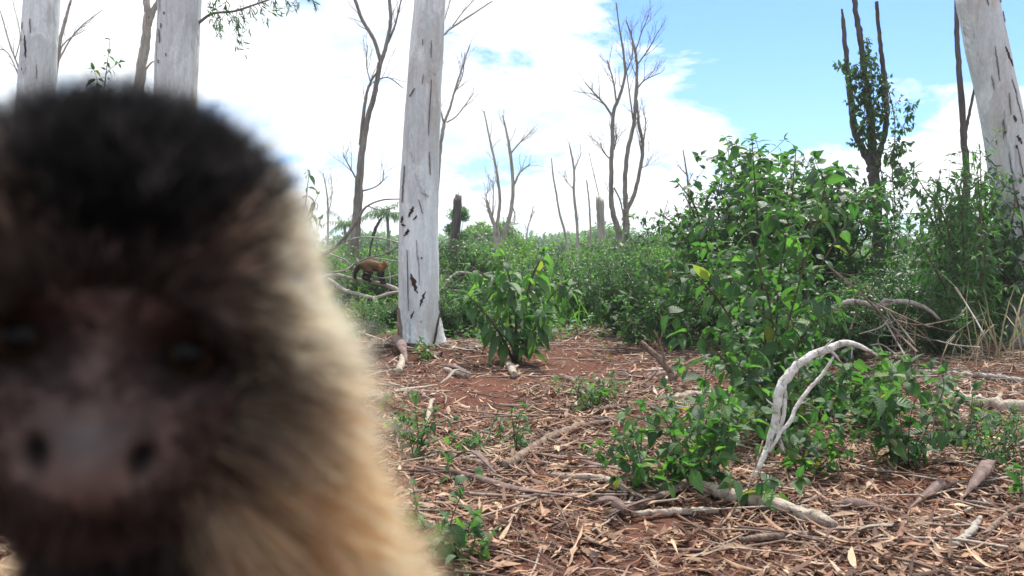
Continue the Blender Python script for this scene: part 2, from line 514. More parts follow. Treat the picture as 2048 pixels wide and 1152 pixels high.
for t_ in ltemps:                       # sideways curve, as dry gum leaves have
    t_[0][:, 0] += 0.16 * (t_[0][:, 1] - 0.5) ** 2 * R.choice([-1, 1])
ctemps = [leaf_template(3, w, fo, dr, 'lance', 0.2, s) for w, fo, dr, s in ((0.15, 0.5, 0.3, 31), (0.10, -0.6, -0.3, 32), (0.26, 0.3, 0.2, 33), (0.07, 0.6, 0.5, 34))]
def lay_litter(n, smin, smax, y0, y1, power, lift, tilt, temps):
    x, y = sample_floor(n, y0, y1, 0.9, power)
    n = len(x)
    a = R.uniform(0, 2 * np.pi, n)
    d = np.stack([np.cos(a), np.sin(a), R.normal(0, tilt, n)], -1)
    up = np.stack([R.normal(0, tilt * 1.3, n), R.normal(0, tilt * 1.3, n), np.ones(n)], -1)
    s = R.uniform(smin, smax, n)
    pos = np.stack([x, y, gz(x, y) + np.abs(R.normal(0, lift, n)) + 0.004], -1)
    pos[:, :2] -= d[:, :2] * s[:, None] * 0.5
    tint = PAL[R.choice(len(PAL), n, p=PW)] * R.uniform(0.45, 1.35, (n, 1)) * np.array([0.98, 0.84, 0.76])
    mb = MB()
    scatter(mb, temps, pos, orient(d, up, s), tint)
    return mb
lay_litter(50000, 0.04, 0.11, 1.5, 10.5, 0.95, 0.011, 0.11, ltemps).build('leaf_litter', LITTER, None, True, 'stuff')
lay_litter(80000, 0.012, 0.05, 1.5, 9.0, 0.9, 0.006, 0.2, ctemps).build('bark_crumb_litter', LITTER, None, True, 'stuff')
lay_litter(60000, 0.02, 0.085, 1.6, 4.8, 0.9, 0.008, 0.12, ctemps).build('near_leaf_crumbs', LITTER, None, True, 'stuff')
mb = MB()
x, y = sample_floor(6500, 1.35, 9.5, 0.9, 0.85)
for k in range(len(x)):
    a = R.uniform(0, 2 * np.pi); l = R.uniform(0.06, 0.42) ; r = R.uniform(0.0012, 0.0038)
    d = np.array([math.cos(a), math.sin(a)]); q = np.array([-d[1], d[0]]) * R.normal(0, 0.08) * l
    pts = []
    z0 = R.uniform(0.004, 0.02)
    for t in (-0.5, -0.15, 0.2, 0.5):
        p = np.array([x[k], y[k]]) + d * l * t + q * (1 - 4 * t * t)
        pts.append((p[0], p[1], gz(*p) + z0 + R.uniform(0, 0.008), r * (1 - 0.4 * t)))
    c = [(0.20, 0.13, 0.10), (0.33, 0.25, 0.20), (0.13, 0.08, 0.065), (0.42, 0.35, 0.29)][R.integers(4)]
    add_tube(mb, np.array(pts), 4, 0.0, c, cap=False)
mb.build('twig_litter', LITTER, None, True, 'stuff')

# ------------------------------------------------------------------ trees
def px_path(pts, Y, n=24, wob=0.0, dY=None):
    """picture-traced limb (px, py, radius in px[, distance offset]) turned into a path of real size at the distance Y"""
    q = []
    for k, p in enumerate(pts):
        yy = Y + (p[3] if len(p) > 3 else 0.0)
        w = P(p[0], p[1], yy)
        q.append((w[0], w[1], w[2], p[2] * yy / F))
    s = smooth_path(q, n)
    s[:, 3] = np.maximum(s[:, 3], 0.0008)
    if wob:
        s[1:-1, :2] += R.normal(0, wob, (n - 2, 2)) * s[1:-1, 3:4]
    return s
def twigs_on(mb, path, rng, depth, length, start=0.35, count=5, spread=0.9, up=0.35, rmin=0.0015, sides=4, tint=None, rfac=0.5):
    """bare twigs growing from the outer part of a limb, each with twigs of its own"""
    t, n, b = frames(path)
    for k in range(count):
        u = start + (1 - start) * (k + rng.random()) / count
        i = min(int(u * (len(path) - 1)), len(path) - 2)
        a = rng.uniform(0, 2 * np.pi)
        side = math.cos(a) * n[i] + math.sin(a) * b[i]
        d = unit(t[i] + side * spread * rng.uniform(0.6, 1.2) + np.array([0, 0, up]))
        l = length * rng.uniform(0.5, 1.2) * (1.15 - 0.5 * u)
        r0 = max(min(path[i, 3] * rfac, l * 0.02), rmin)
        p = [np.r_[path[i, :3], r0]]
        cur = path[i, :3].copy()
        for s in range(4):
            d = unit(d + rng.normal(0, 0.16, 3) + np.array([0, 0, 0.10 * up]))
            cur = cur + d * l / 4
            p.append(np.r_[cur, max(r0 * (1 - (s + 1) / 4.6), rmin * 0.6)])
        p = smooth_path(p, 7)
        add_tube(mb, p, sides, 0.0, tint, cap=False)
        if depth > 1:
            twigs_on(mb, p, rng, depth - 1, l * 0.55, 0.25, max(count - 1, 2), spread, up, rmin * 0.8, 3, tint, 0.6)
def base_of(px, Y):
    x = (px - 1024) / F * Y
    return np.array([x, Y, float(gz(x, Y)) if Y < 9 else 0.0])
def dead_tree(name, label, Y, limbs, mat, group='bare dead trees in the clearing', twig=(2, 0.5, 4), seed=1, rough=0.05, cat='dead tree', up=0.4, rmin=None, slim=0.8):
    rng = np.random.default_rng(seed)
    first = limbs[0]
    b = P(first[0][0], first[0][1], Y)
    root = thing(name, label, cat, (b[0], Y, 0.0), group)
    x0 = b[0] + (P(first[0][0], first[0][1], Y)[0] - P(first[1][0], first[1][1], Y)[0]) * 0.2
    tw = MB()
    for k, limb in enumerate(limbs):
        p = px_path([(a[0], a[1], a[2] * slim) for a in limb], Y, max(10, 6 * len(limb)), 0.10)
        if k == 0:
            g0 = np.array([[x0, Y, -0.08, p[0, 3] * 1.5], [x0 + 0.3 * (b[0] - x0), Y, b[2] * 0.4, p[0, 3] * 1.12]])
            p = np.vstack([smooth_path(np.vstack([g0, p[0]]), 8)[:-1], p]) if b[2] > 0.05 else p
        big = p[:, 3].max() > 0.02
        o = MB(); add_tube(o, p, 10 if big else 6, rough, rng=rng)
        o.build('trunk' if k == 0 else 'branch', mat, root)
        if twig[0] and not (k == 0 and len(limbs) > 1 and limb[-1][2] > 4):
            twigs_on(tw, p, rng, twig[0], twig[1] * 1.25, 0.3, twig[2] + 2, 0.75, up, rmin or max(0.0010, 0.36 * Y / F))
    if tw.n:
        tw.build('twigs', mat, root, kind='stuff')
    return root
def surf(path, px, py, lift):
    """point and frame on the side of a trunk that faces the camera"""
    z = np.array([P(px, py, path[0, 1])[2]])
    i = int(np.argmin(abs(path[:, 2] - z[0])))
    c = path[i]
    cpx = 1024 + c[0] / c[1] * F
    s = np.clip((px - cpx) / (c[3] / c[1] * F), -0.97, 0.97)
    a = math.asin(s)
    nrm = np.array([math.sin(a), -math.cos(a), 0])
    return np.array([c[0], c[1], z[0]]) + nrm * (c[3] + lift), nrm, i, a
def trunk_patch(root, name, path, px, py, wpx, hpx, lean, mat, rng, lift=0.003, depth=0.006):
    """a jagged sliver (crack, scar or flake) lying on the trunk"""
    n = 13
    mb = MB(); v = []; t = np.linspace(-1, 1, n)
    Yd = path[0, 1]
    for k in range(n):
        w = wpx * (1 - abs(t[k]) ** 1.8) ** 0.8 * rng.uniform(0.72, 1.2) * 0.75 + 0.2
        off = lean * t[k] + rng.normal(0, 0.12) * wpx
        for s in (-1, -0.55, 0.45, 1):
            l = lift * 0.2 if abs(s) == 1 else lift + depth * rng.uniform(0.1, 0.7)
            p, nr, i, a = surf(path, px + off + s * w * 0.5, py + t[k] * hpx * 0.5, l)
            v.append(p)
    i = np.arange(n - 1)[:, None] * 4; j = np.arange(3)[None]
    f = np.stack([i + j, i + j + 1, i + 4 + j + 1, i + 4 + j], -1).reshape(-1, 4)
    mb.add(np.array(v), f)
    return mb.build(name, mat, root)
def gum_tree(label, Y, pts, flare, top, seed, scars=(), flakes=()):
    rng = np.random.default_rng(seed)
    p = px_path(pts, Y, 60)
    b = p[0]
    root = thing('eucalyptus_tree', label, 'tree', (b[0], Y, float(gz(b[0], Y))), 'pale eucalyptus trees around the clearing')
    d = unit(p[-1, :3] - p[-8, :3])
    ext = [np.r_[p[-1, :3] + d * s, p[-1, 3] * (1 - 0.06 * s)] for s in np.linspace(0.3, top, 10)]
    full = np.vstack([p, ext])
    zb = full[:, 2]
    full[:, 3] *= 1 + flare * np.exp(-np.maximum(zb - gz(b[0], Y), 0) / 0.10) + 0.012 * np.sin(zb * 5 + seed) + 0.01 * np.sin(zb * 13 + 2 * seed)
    full = smooth_path(full, 110)
    sides = 40
    t, n, bb = frames(full)
    v, f, uv = tube(full, sides)
    ring = v[:110 * sides].reshape(110, sides, 3)
    ang = np.arange(sides) * 2 * np.pi / sides
    hz = ring[:, :, 2] - gz(b[0], Y)
    lob = 0.05 * np.sin(3 * ang + seed) + 0.03 * np.sin(5 * ang + 2.1 * seed)
    amp = (0.25 + 2.2 * np.exp(-np.maximum(hz, 0) / 0.12)) * full[:, 3:4]
    dirr = unit(ring - full[:, None, :3])
    ring = ring + dirr * (lob[None] * amp + rng.normal(0, 0.006, ring.shape[:2]) * full[:, 3:4])[..., None]
    v[:110 * sides] = ring.reshape(-1, 3)
    MB().add(v, f, None, uv).build('trunk', EUC, root)
    for s in scars:
        trunk_patch(root, 'bark_scar' if s[2] > 4 else 'bark_crack', full, s[0], s[1], s[2], s[3], s[4], SCAR if s[2] > 4 else CRACK, rng, 0.008, 0.004)
    for s in flakes:
        trunk_patch(root, 'bark_flake', full, s[0], s[1], s[2], s[3], s[4], s[5], rng, 0.012, 0.01)
    return root, full

T_D, path_D = gum_tree('smooth pale eucalyptus trunk with dark bark scars behind the walking monkey', 6.55,
    [(847, 712, 47), (842, 665, 43.5), (838, 600, 41.5), (838, 400, 38.5), (847, 200, 35.5), (860, 0, 31)], 0.12, 5.5, 3,
    [(833, 566, 14, 40, 4), (848, 597, 8, 32, -5), (829, 627, 7, 16, -3), (826, 425, 9, 22, -4), (835, 437, 6, 10, -3), (818, 466, 9, 14, -4), (808, 440, 5, 14, -2), (811, 451, 10, 5, 1), (847, 516, 3, 5, 0),
     (863, 220, 2.2, 110, -3), (866, 105, 2.4, 34, 0), (850, 92, 2, 14, 0), (862, 330, 2, 46, 1), (811, 370, 2.4, 74, -2), (850, 165, 2, 20, -1), (829, 190, 3, 16, -5), (842, 540, 1.6, 60, 1), (820, 560, 1.8, 120, 1), (873, 668, 4.6, 84, -6), (801, 655, 2.5, 80, 1), (846, 640, 4, 4, 0), (880, 618, 4, 34, 3), (838, 500, 1.6, 40, 1), (845, 415, 3, 28, 4)],
    [(803, 660, 7, 90, 2, STICK), (822, 672, 10, 76, 5, EUC), (828, 300, 10, 60, 3, EUC), (846, 372, 14, 48, 10, EUC)])
T_E, path_E = gum_tree('leaning pale eucalyptus trunk with long dark cracks beside the dark thicket', 7.6,
    [(2062, 688, 45), (2053, 640, 43), (2046, 560, 42), (2034, 430, 41), (2007, 250, 40), (1980, 120, 39.5), (1955, 0, 39)], 0.2, 5.0, 8,
    [(1947, 12, 4, 20, 3), (1977, 5, 4, 14, 3), (1986, 40, 3, 22, 2), (1969, 135, 4, 70, 6), (1993, 120, 9, 38, 10), (1964, 172, 2.6, 30, 3), (1994, 214, 3, 44, 2), (2003, 180, 4, 30, 6), (2012, 215, 3.4, 76, 10), (2004, 243, 8, 14, 2), (2038, 250, 7, 18, 4), (2014, 284, 9, 18, 5), (1990, 270, 7, 8, 0), (2008, 298, 6, 8, 0),
     (2016, 330, 3, 60, 6), (1985, 262, 4, 40, 2), (2007, 385, 4, 70, 8), (2020, 440, 4.4, 120, 12), (2034, 470, 3.6, 110, 9), (2014, 520, 3, 90, 4), (2028, 560, 3, 70, 3), (2040, 380, 4, 34, 6), (2038, 505, 3, 50, 5), (2024, 610, 3, 40, 2), (2000, 340, 3, 60, 4)],
    [(2044, 436, 10, 16, -6, STICK), (1998, 300, 12, 150, 14, EUC), (2012, 470, 9, 150, 12, EUC)])
T_A, path_A = gum_tree('pale eucalyptus trunk behind the near monkey, with thin bare twigs beside it', 8.6,
    [(52, 662, 41), (60, 400, 38), (72, 200, 35.5), (84, 0, 33.5)], 0.15, 5.0, 5,
    [(65, 95, 4, 50, 2), (74, 100, 5, 44, 1), (69, 130, 6, 34, -2), (85, 60, 3, 30, 0), (66, 60, 4, 20, 0), (95, 150, 2, 30, 0)], [(70, 110, 14, 90, 2, EUC)])
T_C, path_C = gum_tree('cream eucalyptus trunk with a small dark slit and drooping bough', 7.2,
    [(343, 700, 50), (346, 450, 46), (351, 190, 42), (360, 0, 41)], 0.15, 5.0, 9,
    [(337, 80, 4, 28, 1), (348, 36, 3, 6, 0), (341, 60, 2, 10, 0), (335, 130, 2, 8, 0), (352, 118, 2, 6, 0)], [])
# drooping leafy bough of that tree
rngb = np.random.default_rng(21)
bough = px_path([(398, 45, 3.2, 0), (425, 27, 2.6, -.1), (470, 22, 2.2, -.25), (530, 2, 1.8, -.3), (600, -20, 1.4, -.3), (690, -6, .9, -.2)], 7.2, 24)
b0 = px_path([(360, 95, 6, 0), (398, 45, 3.4, 0)], 7.2, 5)
mb = MB(); add_tube(mb, np.vstack([b0[:-1], bough]), 6, 0.04)
bo = mb.build('bough', DEAD, T_C)
tw = MB(); lv = MB()
lt = [leaf_template(5, 0.17, 0.2, d, 'lance', 0.05, s) for d, s in ((0.4, 1), (-0.2, 2), (0.7, 3))]
pos, dr, sz = [], [], []
for (px, py, ln) in [(430, 10, 60), (452, 10, 40), (463, 20, 92), (474, 22, 70), (480, 10, 48), (500, 8, 26), (440, 30, 40), (516, 0, 40), (545, -8, 34), (570, -12, 30), (590, -20, 36), (612, -20, 40), (485, 0, 60), (455, -6, 64), (420, 0, 44), (438, -10, 40), (500, -20, 60)]:
    s0 = P(px, py, 7.0); l = ln / F * 7.0
    cur = s0.copy(); q = [np.r_[cur, 0.003]]
    d = unit(np.array([rngb.normal(0.1, .3), rngb.normal(0, .3), -1]))
    for k in range(5):
        cur = cur + d * l / 5; d = unit(d + rngb.normal(0, .15, 3))
        q.append(np.r_[cur, 0.0024 * (1 - k / 6)])
        for _ in range(5):
            pos.append(cur + rngb.normal(0, 0.012, 3)); dr.append(unit(d + rngb.normal(0, .55, 3))); sz.append(rngb.uniform(0.035, 0.062))
    add_tube(tw, smooth_path(q, 9), 3, cap=False)
tw.build('twigs', DEAD, T_C, kind='stuff')
n = len(pos); up = rngb.normal(0, 1, (n, 3))
scatter(lv, lt, pos, orient(np.array(dr), up, np.array(sz)), rngb.uniform(.4, .7, (n, 1)) * np.ones(3))
lv.build('foliage', FOL, T_C)

dead_tree('forked_tree', 'slender grey forked trunk between the two left eucalyptus trunks', 12.5,
    [[(270, 520, 17), (272, 300, 15), (281, 150, 12.5), (291, 80, 11.5), (296, 30, 10)], [(296, 36, 9), (290, -30, 8), (284, -120, 6)], [(294, 60, 7), (308, 20, 7), (322, -10, 6), (340, -90, 4)], [(284, 150, 3), (300, 128, 2.4), (312, 120, 1.5)]], DEADPALE, None, (0, 0, 0), 4)
dead_tree('bare_tree', 'fine bare twigs reaching out on both sides behind the leftmost trunk', 13,
    [[(78, 500, 9), (95, 300, 7), (112, 130, 5), (128, 50, 4), (142, 0, 3)], [(112, 130, 2.6), (140, 80, 2), (165, 50, 1.5), (205, 20, 1)], [(100, 250, 2.4), (118, 120, 2), (130, 85, 1.6), (170, 60, 1)], [(85, 420, 3), (45, 170, 2.4), (20, 90, 2), (0, 20, 1.4)], [(45, 170, 1.8), (15, 105, 1.4), (-20, 100, 1)], [(30, 120, 1.6), (40, 70, 1.2), (25, 0, 1)]], DEADPALE, 'bare dead trees in the clearing', (2, 0.35, 4), 5)
dead_tree('bare_tree', 'tall dark bare tree forking high up, behind the walking monkey', 15,
    [[(708, 500, 13), (714, 430, 11.5), (719, 360, 10), (728, 270, 8), (748, 190, 6.5), (762, 122, 6)], [(762, 124, 5.2), (748, 80, 4.6), (725, 40, 4.2), (712, 5, 4), (695, -40, 3)], [(762, 124, 5), (775, 80, 4.6), (781, 40, 4.4), (779, -10, 4), (783, -70, 2.4)], [(776, 85, 3), (790, 50, 2.6), (800, 10, 2), (812, -30, 1.4)], [(720, 290, 4.4), (731, 200, 3.8), (741, 165, 3), (757, 140, 2)], [(745, 165, 1.6), (775, 155, 1.6), (805, 175, 1.2)], [(714, 360, 2.4), (700, 335, 1.8), (686, 310, 1.2)], [(725, 382, 2), (748, 375, 1.6), (765, 362, 1.2), (768, 340, .9)], [(741, 165, 1.6), (733, 130, 1.2), (735, 90, .9)]], DEAD, 'bare dead trees in the clearing', (2, 0.38, 4), 6)
dead_tree('bare_tree', 'slim bare tree forking into a fan, half hidden by the scarred central trunk', 16,
    [[(868, 480, 6), (874, 380, 5.2), (880, 300, 4.8), (888, 247, 4.4)], [(888, 247, 3.4), (900, 215, 3), (910, 180, 2.6), (923, 140, 2), (940, 90, 1.2)], [(888, 247, 2.6), (880, 215, 2.2), (876, 180, 1.6), (880, 140, 1)], [(893, 245, 1.8), (915, 230, 1.6), (948, 186, 1)], [(910, 185, 1.6), (925, 150, 1.4), (930, 105, 1)]], DEADPALE, 'bare dead trees in the clearing', (2, 0.4, 4), 7)
dead_tree('bare_tree', 'bare limb spreading from behind the top of the central trunk', 14,
    [[(862, 520, 5), (868, 300, 4), (880, 100, 3), (892, 66, 2.6), (915, 48, 2.4), (950, 25, 2), (985, 2, 1.4)], [(905, 52, 1.6), (925, 25, 1.4), (948, 0, 1.1)], [(880, 70, 1.5), (895, 20, 1.2), (905, -15, 1)]], DEADPALE, 'bare dead trees in the clearing', (2, 0.25, 3), 17)
dead_tree('bare_tree', 'pale bare tree splitting near the ground into two slim stems right of the central trunk', 19,
    [[(994, 500, 8.5), (992, 455, 7)], [(992, 460, 5.4), (980, 425, 4.6), (973, 400, 3.6)], [(993, 455, 4.4), (1000, 400, 3.8), (993, 340, 3.2), (982, 290, 2.6), (968, 222, 1.4)], [(998, 498, 6), (1020, 430, 5), (1026, 375, 4.4), (1021, 310, 3.8), (1012, 260, 2.6), (1005, 230, 1.4)], [(1027, 372, 2.6), (1040, 345, 2.2), (1061, 328, 1.2)], [(1022, 306, 2.2), (1040, 285, 1.8), (1060, 266, 1)], [(1024, 410, 1.8), (1030, 430, 1.5), (1028, 450, 1)], [(985, 432, 1.6), (987, 380, 1.3), (984, 360, 1)], [(973, 402, 1.6), (971, 388, 1.2)]], DEADPALE, 'bare dead trees in the clearing', (2, 0.4, 4), 8)
dead_tree('bare_tree', 'single bent bare pole without branches, left of the vine-flecked thin tree', 20,
    [[(1135, 500, 3.6), (1131, 470, 3.2), (1120, 430, 2.8), (1113, 390, 2.4), (1106, 350, 2), (1103, 316, 1.2)]], DEADPALE, 'bare dead trees in the clearing', (0, 0, 0), 9)
dead_tree('bare_tree', 'thin upright bare tree with a small leaf tuft, left of the pale broken stump', 21,
    [[(1155, 520, 4.4), (1154, 450, 3.8), (1148, 390, 3.2), (1148, 340, 2.8), (1141, 300, 2), (1138, 284, 1)], [(1147, 378, 1.6), (1135, 365, 1.2), (1127, 350, .9)], [(1148, 340, 1.6), (1158, 318, 1.2), (1163, 304, .8)]], DEADPALE, 'bare dead trees in the clearing', (2, 0.35, 3), 10)
dead_tree('bare_tree', 'short faint bare sapling just left of the pale broken stump', 22,
    [[(1182, 500, 3), (1180, 440, 2.4), (1178, 400, 2), (1173, 360, 1.4)], [(1198, 392, 1.2), (1188, 350, 1.2), (1178, 306, .8)]], DEADPALE, 'bare dead trees in the clearing', (1, 0.3, 3), 11)
dead_tree('bare_tree', 'tall twin-topped bare tree rising right beside the pale broken stump', 17,
    [[(1246, 505, 10), (1236, 460, 8), (1225, 420, 6.5), (1222, 370, 5.8), (1224, 300, 5), (1226, 230, 4.6), (1240, 190, 3.8), (1250, 150, 3.2), (1246, 100, 2.6), (1238, 50, 2), (1232, 5, 1.4)], [(1226, 234, 3), (1210, 210, 2.6), (1192, 190, 2.2), (1170, 165, 1.2)], [(1233, 205, 2.4), (1226, 160, 2), (1214, 120, 1.4)], [(1228, 300, 2), (1234, 270, 1.5)], [(1222, 320, 2), (1208, 305, 1.6), (1200, 285, 1)], [(1250, 150, 1.8), (1265, 110, 1.4), (1262, 60, 1)], [(1228, 375, 2.2), (1240, 400, 2), (1246, 428, 1.8), (1250, 460, 1.4)]], DEAD, 'bare dead trees in the clearing', (2, 0.42, 5), 12)
dead_tree('bare_tree', 'largest of the mid clearing bare trees, two thick grey stems fanning into fine twigs', 16,
    [[(1254, 510, 10), (1252, 450, 8.6), (1252, 418, 8)], [(1252, 425, 6.6), (1250, 370, 6), (1254, 310, 5.4), (1267, 250, 4.6), (1271, 200, 4.2), (1274, 130, 3.4), (1265, 80, 2.6), (1252, 40, 1.6)], [(1254, 420, 5.6), (1268, 390, 5), (1280, 340, 4.6), (1286, 290, 4.2), (1278, 250, 3.6), (1274, 200, 2.6)], [(1286, 290, 2), (1290, 262, 1.6), (1292, 234, 1)], [(1284, 335, 1.2), (1292, 332, 1), (1298, 325, .8)], [(1272, 180, 2), (1290, 160, 1.6), (1320, 146, 1)], [(1274, 130, 2), (1296, 100, 1.6), (1318, 60, 1)], [(1272, 100, 1.6), (1285, 60, 1.3), (1298, 30, .9)], [(1266, 240, 2), (1258, 180, 1.6), (1250, 120, 1.2), (1240, 60, .8)]], DEAD, 'bare dead trees in the clearing', (2, 0.42, 5), 13)
dead_tree('bare_tree', 'lone thin bare stem standing left of the tall leafy shrub', 18,
    [[(1382, 520, 4.4), (1381, 450, 3.6), (1378, 390, 3), (1374, 350, 2.4), (1366, 300, 1.3)], [(1374, 350, 1.5), (1364, 340, 1.2), (1355, 330, .8)], [(1377, 365, 1.2), (1386, 345, .8)]], DEAD, 'bare dead trees in the clearing', (1, 0.2, 3), 14)
dead_tree('bare_tree', 'tall dark bare pole with one side fork, touching the leaning eucalyptus', 10.5,
    [[(1934, 620, 10), (1934, 400, 8.4), (1929, 300, 8.2), (1926, 240, 8), (1919, 150, 7), (1914, 70, 6), (1914, 0, 5.4), (1916, -80, 4)], [(1931, 262, 4.4), (1940, 220, 3.8), (1950, 170, 3), (1956, 120, 2.4)]], DARKB, 'bare dead trees in the clearing', (0, 0, 0), 15)
dead_tree('bare_tree', 'tiny bare twig tree in front of the palm, far beyond the near monkey', 24,
    [[(655, 520, 3.4), (656, 440, 2.6), (654, 390, 2), (646, 345, 1.2)], [(656, 430, 1.4), (664, 390, 1), (662, 350, .8)]], DEADPALE, 'bare dead trees in the clearing', (2, 0.5, 4), 16)
for k, (px, py, Y, s) in enumerate([(1420, 380, 30, 20), (1328, 400, 30, 22), (1060, 410, 30, 23), (905, 470, 22, 24)]):
    dead_tree('bare_sapling', ['faint bare sapling left of the big leafy shrub', 'faint leaning bare sapling beside the fanned grey tree', 'faint leaning bare sapling above the round far tree', 'pale forked sapling right of the dark charred stump'][k], Y,
        [[(px - 8, 505, 2), (px - 5, 460, 1.6), (px, py + 30, 1.2), (px + 8, py, .7)], [(px - 4, 450, 1), (px + 10, 420, .8)]], DEADPALE, 'faint bare saplings far back', (1, 0.5, 4), s)

# broken stumps
def stump(label, Y, pts, mat, seed, cat='tree stump'):
    rng = np.random.default_rng(seed)
    p = px_path(pts, Y, 20)
    b = p[0]
    root = thing('broken_stump', label, cat, (b[0], Y, 0))
    p = np.vstack([[b[0], Y, -0.05, b[3] * 1.2], p])
    mb = MB(); add_tube(mb, p, 14, 0.05, rng=rng, jag=p[-1, 3] * 1.5)
    mb.build('trunk', mat, root)
    mb = MB()
    for _ in range(4):
        a = rng.uniform(0, 6.28); q = p[-1].copy(); q[0] += math.cos(a) * q[3] * .7; q[1] += math.sin(a) * q[3] * .7
        add_tube(mb, np.array([[q[0], q[1], q[2] - .08, q[3] * .3], [q[0], q[1], q[2] + rng.uniform(.03, .1), q[3] * .05]]), 4)
    mb.build('splinters', mat, root, kind='stuff')
    return root
stump('broken pale topped stump standing among far bare trees', 18, [(1207, 525, 9), (1203, 470, 8), (1200, 402, 8)], DEADPALE, 3)
stump('dark charred stump with leafy shoots, right of the central trunk', 13, [(901, 600, 12), (908, 500, 9.5), (913, 440, 8.5), (915, 398, 8)], DARKB, 5)

# dark three-pronged tree with a vine
T_V = dead_tree('pronged_tree', 'dark tree trunk split into three bare upright prongs, hung with vine leaves', 9.0,
    [[(1764, 640, 17), (1760, 560, 14), (1757, 480, 13), (1752, 400, 13), (1748, 345, 14), (1746, 322, 15)], [(1742, 330, 8.5), (1724, 295, 7.6), (1709, 262, 7), (1701, 200, 6.2), (1694, 130, 5.8), (1688, 60, 5.2), (1684, 18, 2.4)], [(1745, 326, 9), (1742, 250, 8), (1733, 170, 7), (1722, 90, 6.6), (1712, 20, 6), (1704, -60, 5)], [(1750, 328, 7.5), (1764, 290, 6.4), (1773, 235, 6), (1769, 160, 5.6), (1761, 90, 5), (1753, 3, 4)]], DARKB, None, (0, 0, 0), 25, 0.16, 'tree', slim=0.84)

# ------------------------------------------------------------------ leafy plants
OV = [leaf_template(6, w, fo, dr, 'ovate', 0.04, s) for w, fo, dr, s in ((0.52, 0.22, 0.35, 1), (0.58, 0.15, 0.65, 2), (0.48, 0.35, 0.15, 3), (0.55, -0.12, 0.9, 4), (0.50, 0.5, 0.45, 5))]
LA = [leaf_template(6, w, fo, dr, 'ovate', 0.03, s) for w, fo, dr, s in ((0.34, 0.25, 0.5, 11), (0.30, 0.35, 0.85, 12), (0.36, 0.15, 0.25, 13), (0.32, 0.4, 1.1, 14))]
LN = [leaf_template(5, w, fo, dr, 'lance', 0.03, s) for w, fo, dr, s in ((0.20, 0.3, 0.3, 15), (0.23, 0.2, 0.7, 16), (0.18, 0.4, 0.05, 17))]
SM = [leaf_template(4, w, fo, dr, 'ovate', 0.05, s) for w, fo, dr, s in ((0.50, 0.25, 0.3, 21), (0.44, 0.4, 0.6, 22), (0.56, -0.2, 0.5, 23))]
SL = [leaf_template(4, w, fo, dr, 'lance', 0.05, s) for w, fo, dr, s in ((0.24, 0.25, 0.3, 24), (0.30, 0.4, 0.6, 25), (0.20, -0.2, 0.5, 26))]
GB = [leaf_template(5, 0.045, 0.4, d, 'lance', 0.0, s) for d, s in ((0.3, 31), (0.8, 32), (1.3, 33))]
def leafy(path, rng, inter, size, start=0.25, side_p=0.0, side_len=0.2, droop=0.35, out=None, cone=1.0, tw=None, taper=0.35):
    """leaf pairs along a stem; returns lists of position, direction, up, size"""
    pos, dr, up, sz = [], [], [], []
    L_ = np.concatenate([[0], np.cumsum(np.linalg.norm(np.diff(path[:, :3], axis=0), axis=1))])
    t, n, b = frames(path)
    s = L_[-1] * start; k = 0; ph = rng.uniform(0, 3.1)
    while s < L_[-1]:
        p = np.array([np.interp(s, L_, path[:, a]) for a in range(3)])
        i = min(int(np.searchsorted(L_, s)), len(path) - 1)
        a = ph + k * math.pi / 2 + rng.normal(0, 0.25)
        q = math.cos(a) * n[i] + math.sin(a) * b[i]
        u = s / L_[-1]
        for sg in (1, -1):
            d = unit(sg * q * cone + t[i] * 0.35 + np.array([0, 0, -droop * rng.uniform(0.3, 1.5)]) + rng.normal(0, 0.2, 3))
            if tw is not None and rng.random() < side_p:
                l = side_len * rng.uniform(0.5, 1.2) * (1.2 - 0.6 * u)
                dd = unit(sg * q + t[i] * 0.6 + np.array([0, 0, 0.25]) + rng.normal(0, .2, 3))
                pts = [np.r_[p, max(path[i, 3] * 0.5, 0.0012)]]
                cur = p.copy()
                for m_ in range(3):
                    dd = unit(dd + rng.normal(0, .12, 3) + np.array([0, 0, -0.06]))
                    cur = cur + dd * l / 3
                    pts.append(np.r_[cur, 0.0012])
                pp = smooth_path(pts, 7)
                add_tube(tw, pp, 4, cap=False)
                a_ = leafy(pp, rng, inter * 0.75, size * 0.9, 0.2, 0, 0, droop, None, cone, None)
                pos += a_[0]; dr += a_[1]; up += a_[2]; sz += a_[3]
            else:
                pos.append(p + d * 0.004); dr.append(d)
                up.append(unit(np.array([0, 0, 1.0]) + rng.normal(0, 0.35, 3) + 0.3 * d * 0))
                sz.append(size * rng.uniform(0.45, 1.3) * (1 - taper * u))
        s += inter * rng.uniform(0.7, 1.3); k += 1
    # tip cluster of young leaves
    for _ in range(4):
        d = unit(t[-1] * 0.6 + rng.normal(0, .6, 3))
        pos.append(path[-1, :3]); dr.append(d); up.append(unit(np.array([0, 0, 1.0]) + rng.normal(0, .4, 3))); sz.append(size * rng.uniform(0.35, 0.6))
    return pos, dr, up, sz
_tmpl_mesh = {}
def leaf_mesh(temps, k, mat):
    key = (id(temps), k, mat.name)
    if key not in _tmpl_mesh:
        v, f, uv = temps[k]
        _tmpl_mesh[key] = MB().add(v, f, None, uv).mesh('leaf', mat)
    return _tmpl_mesh[key]
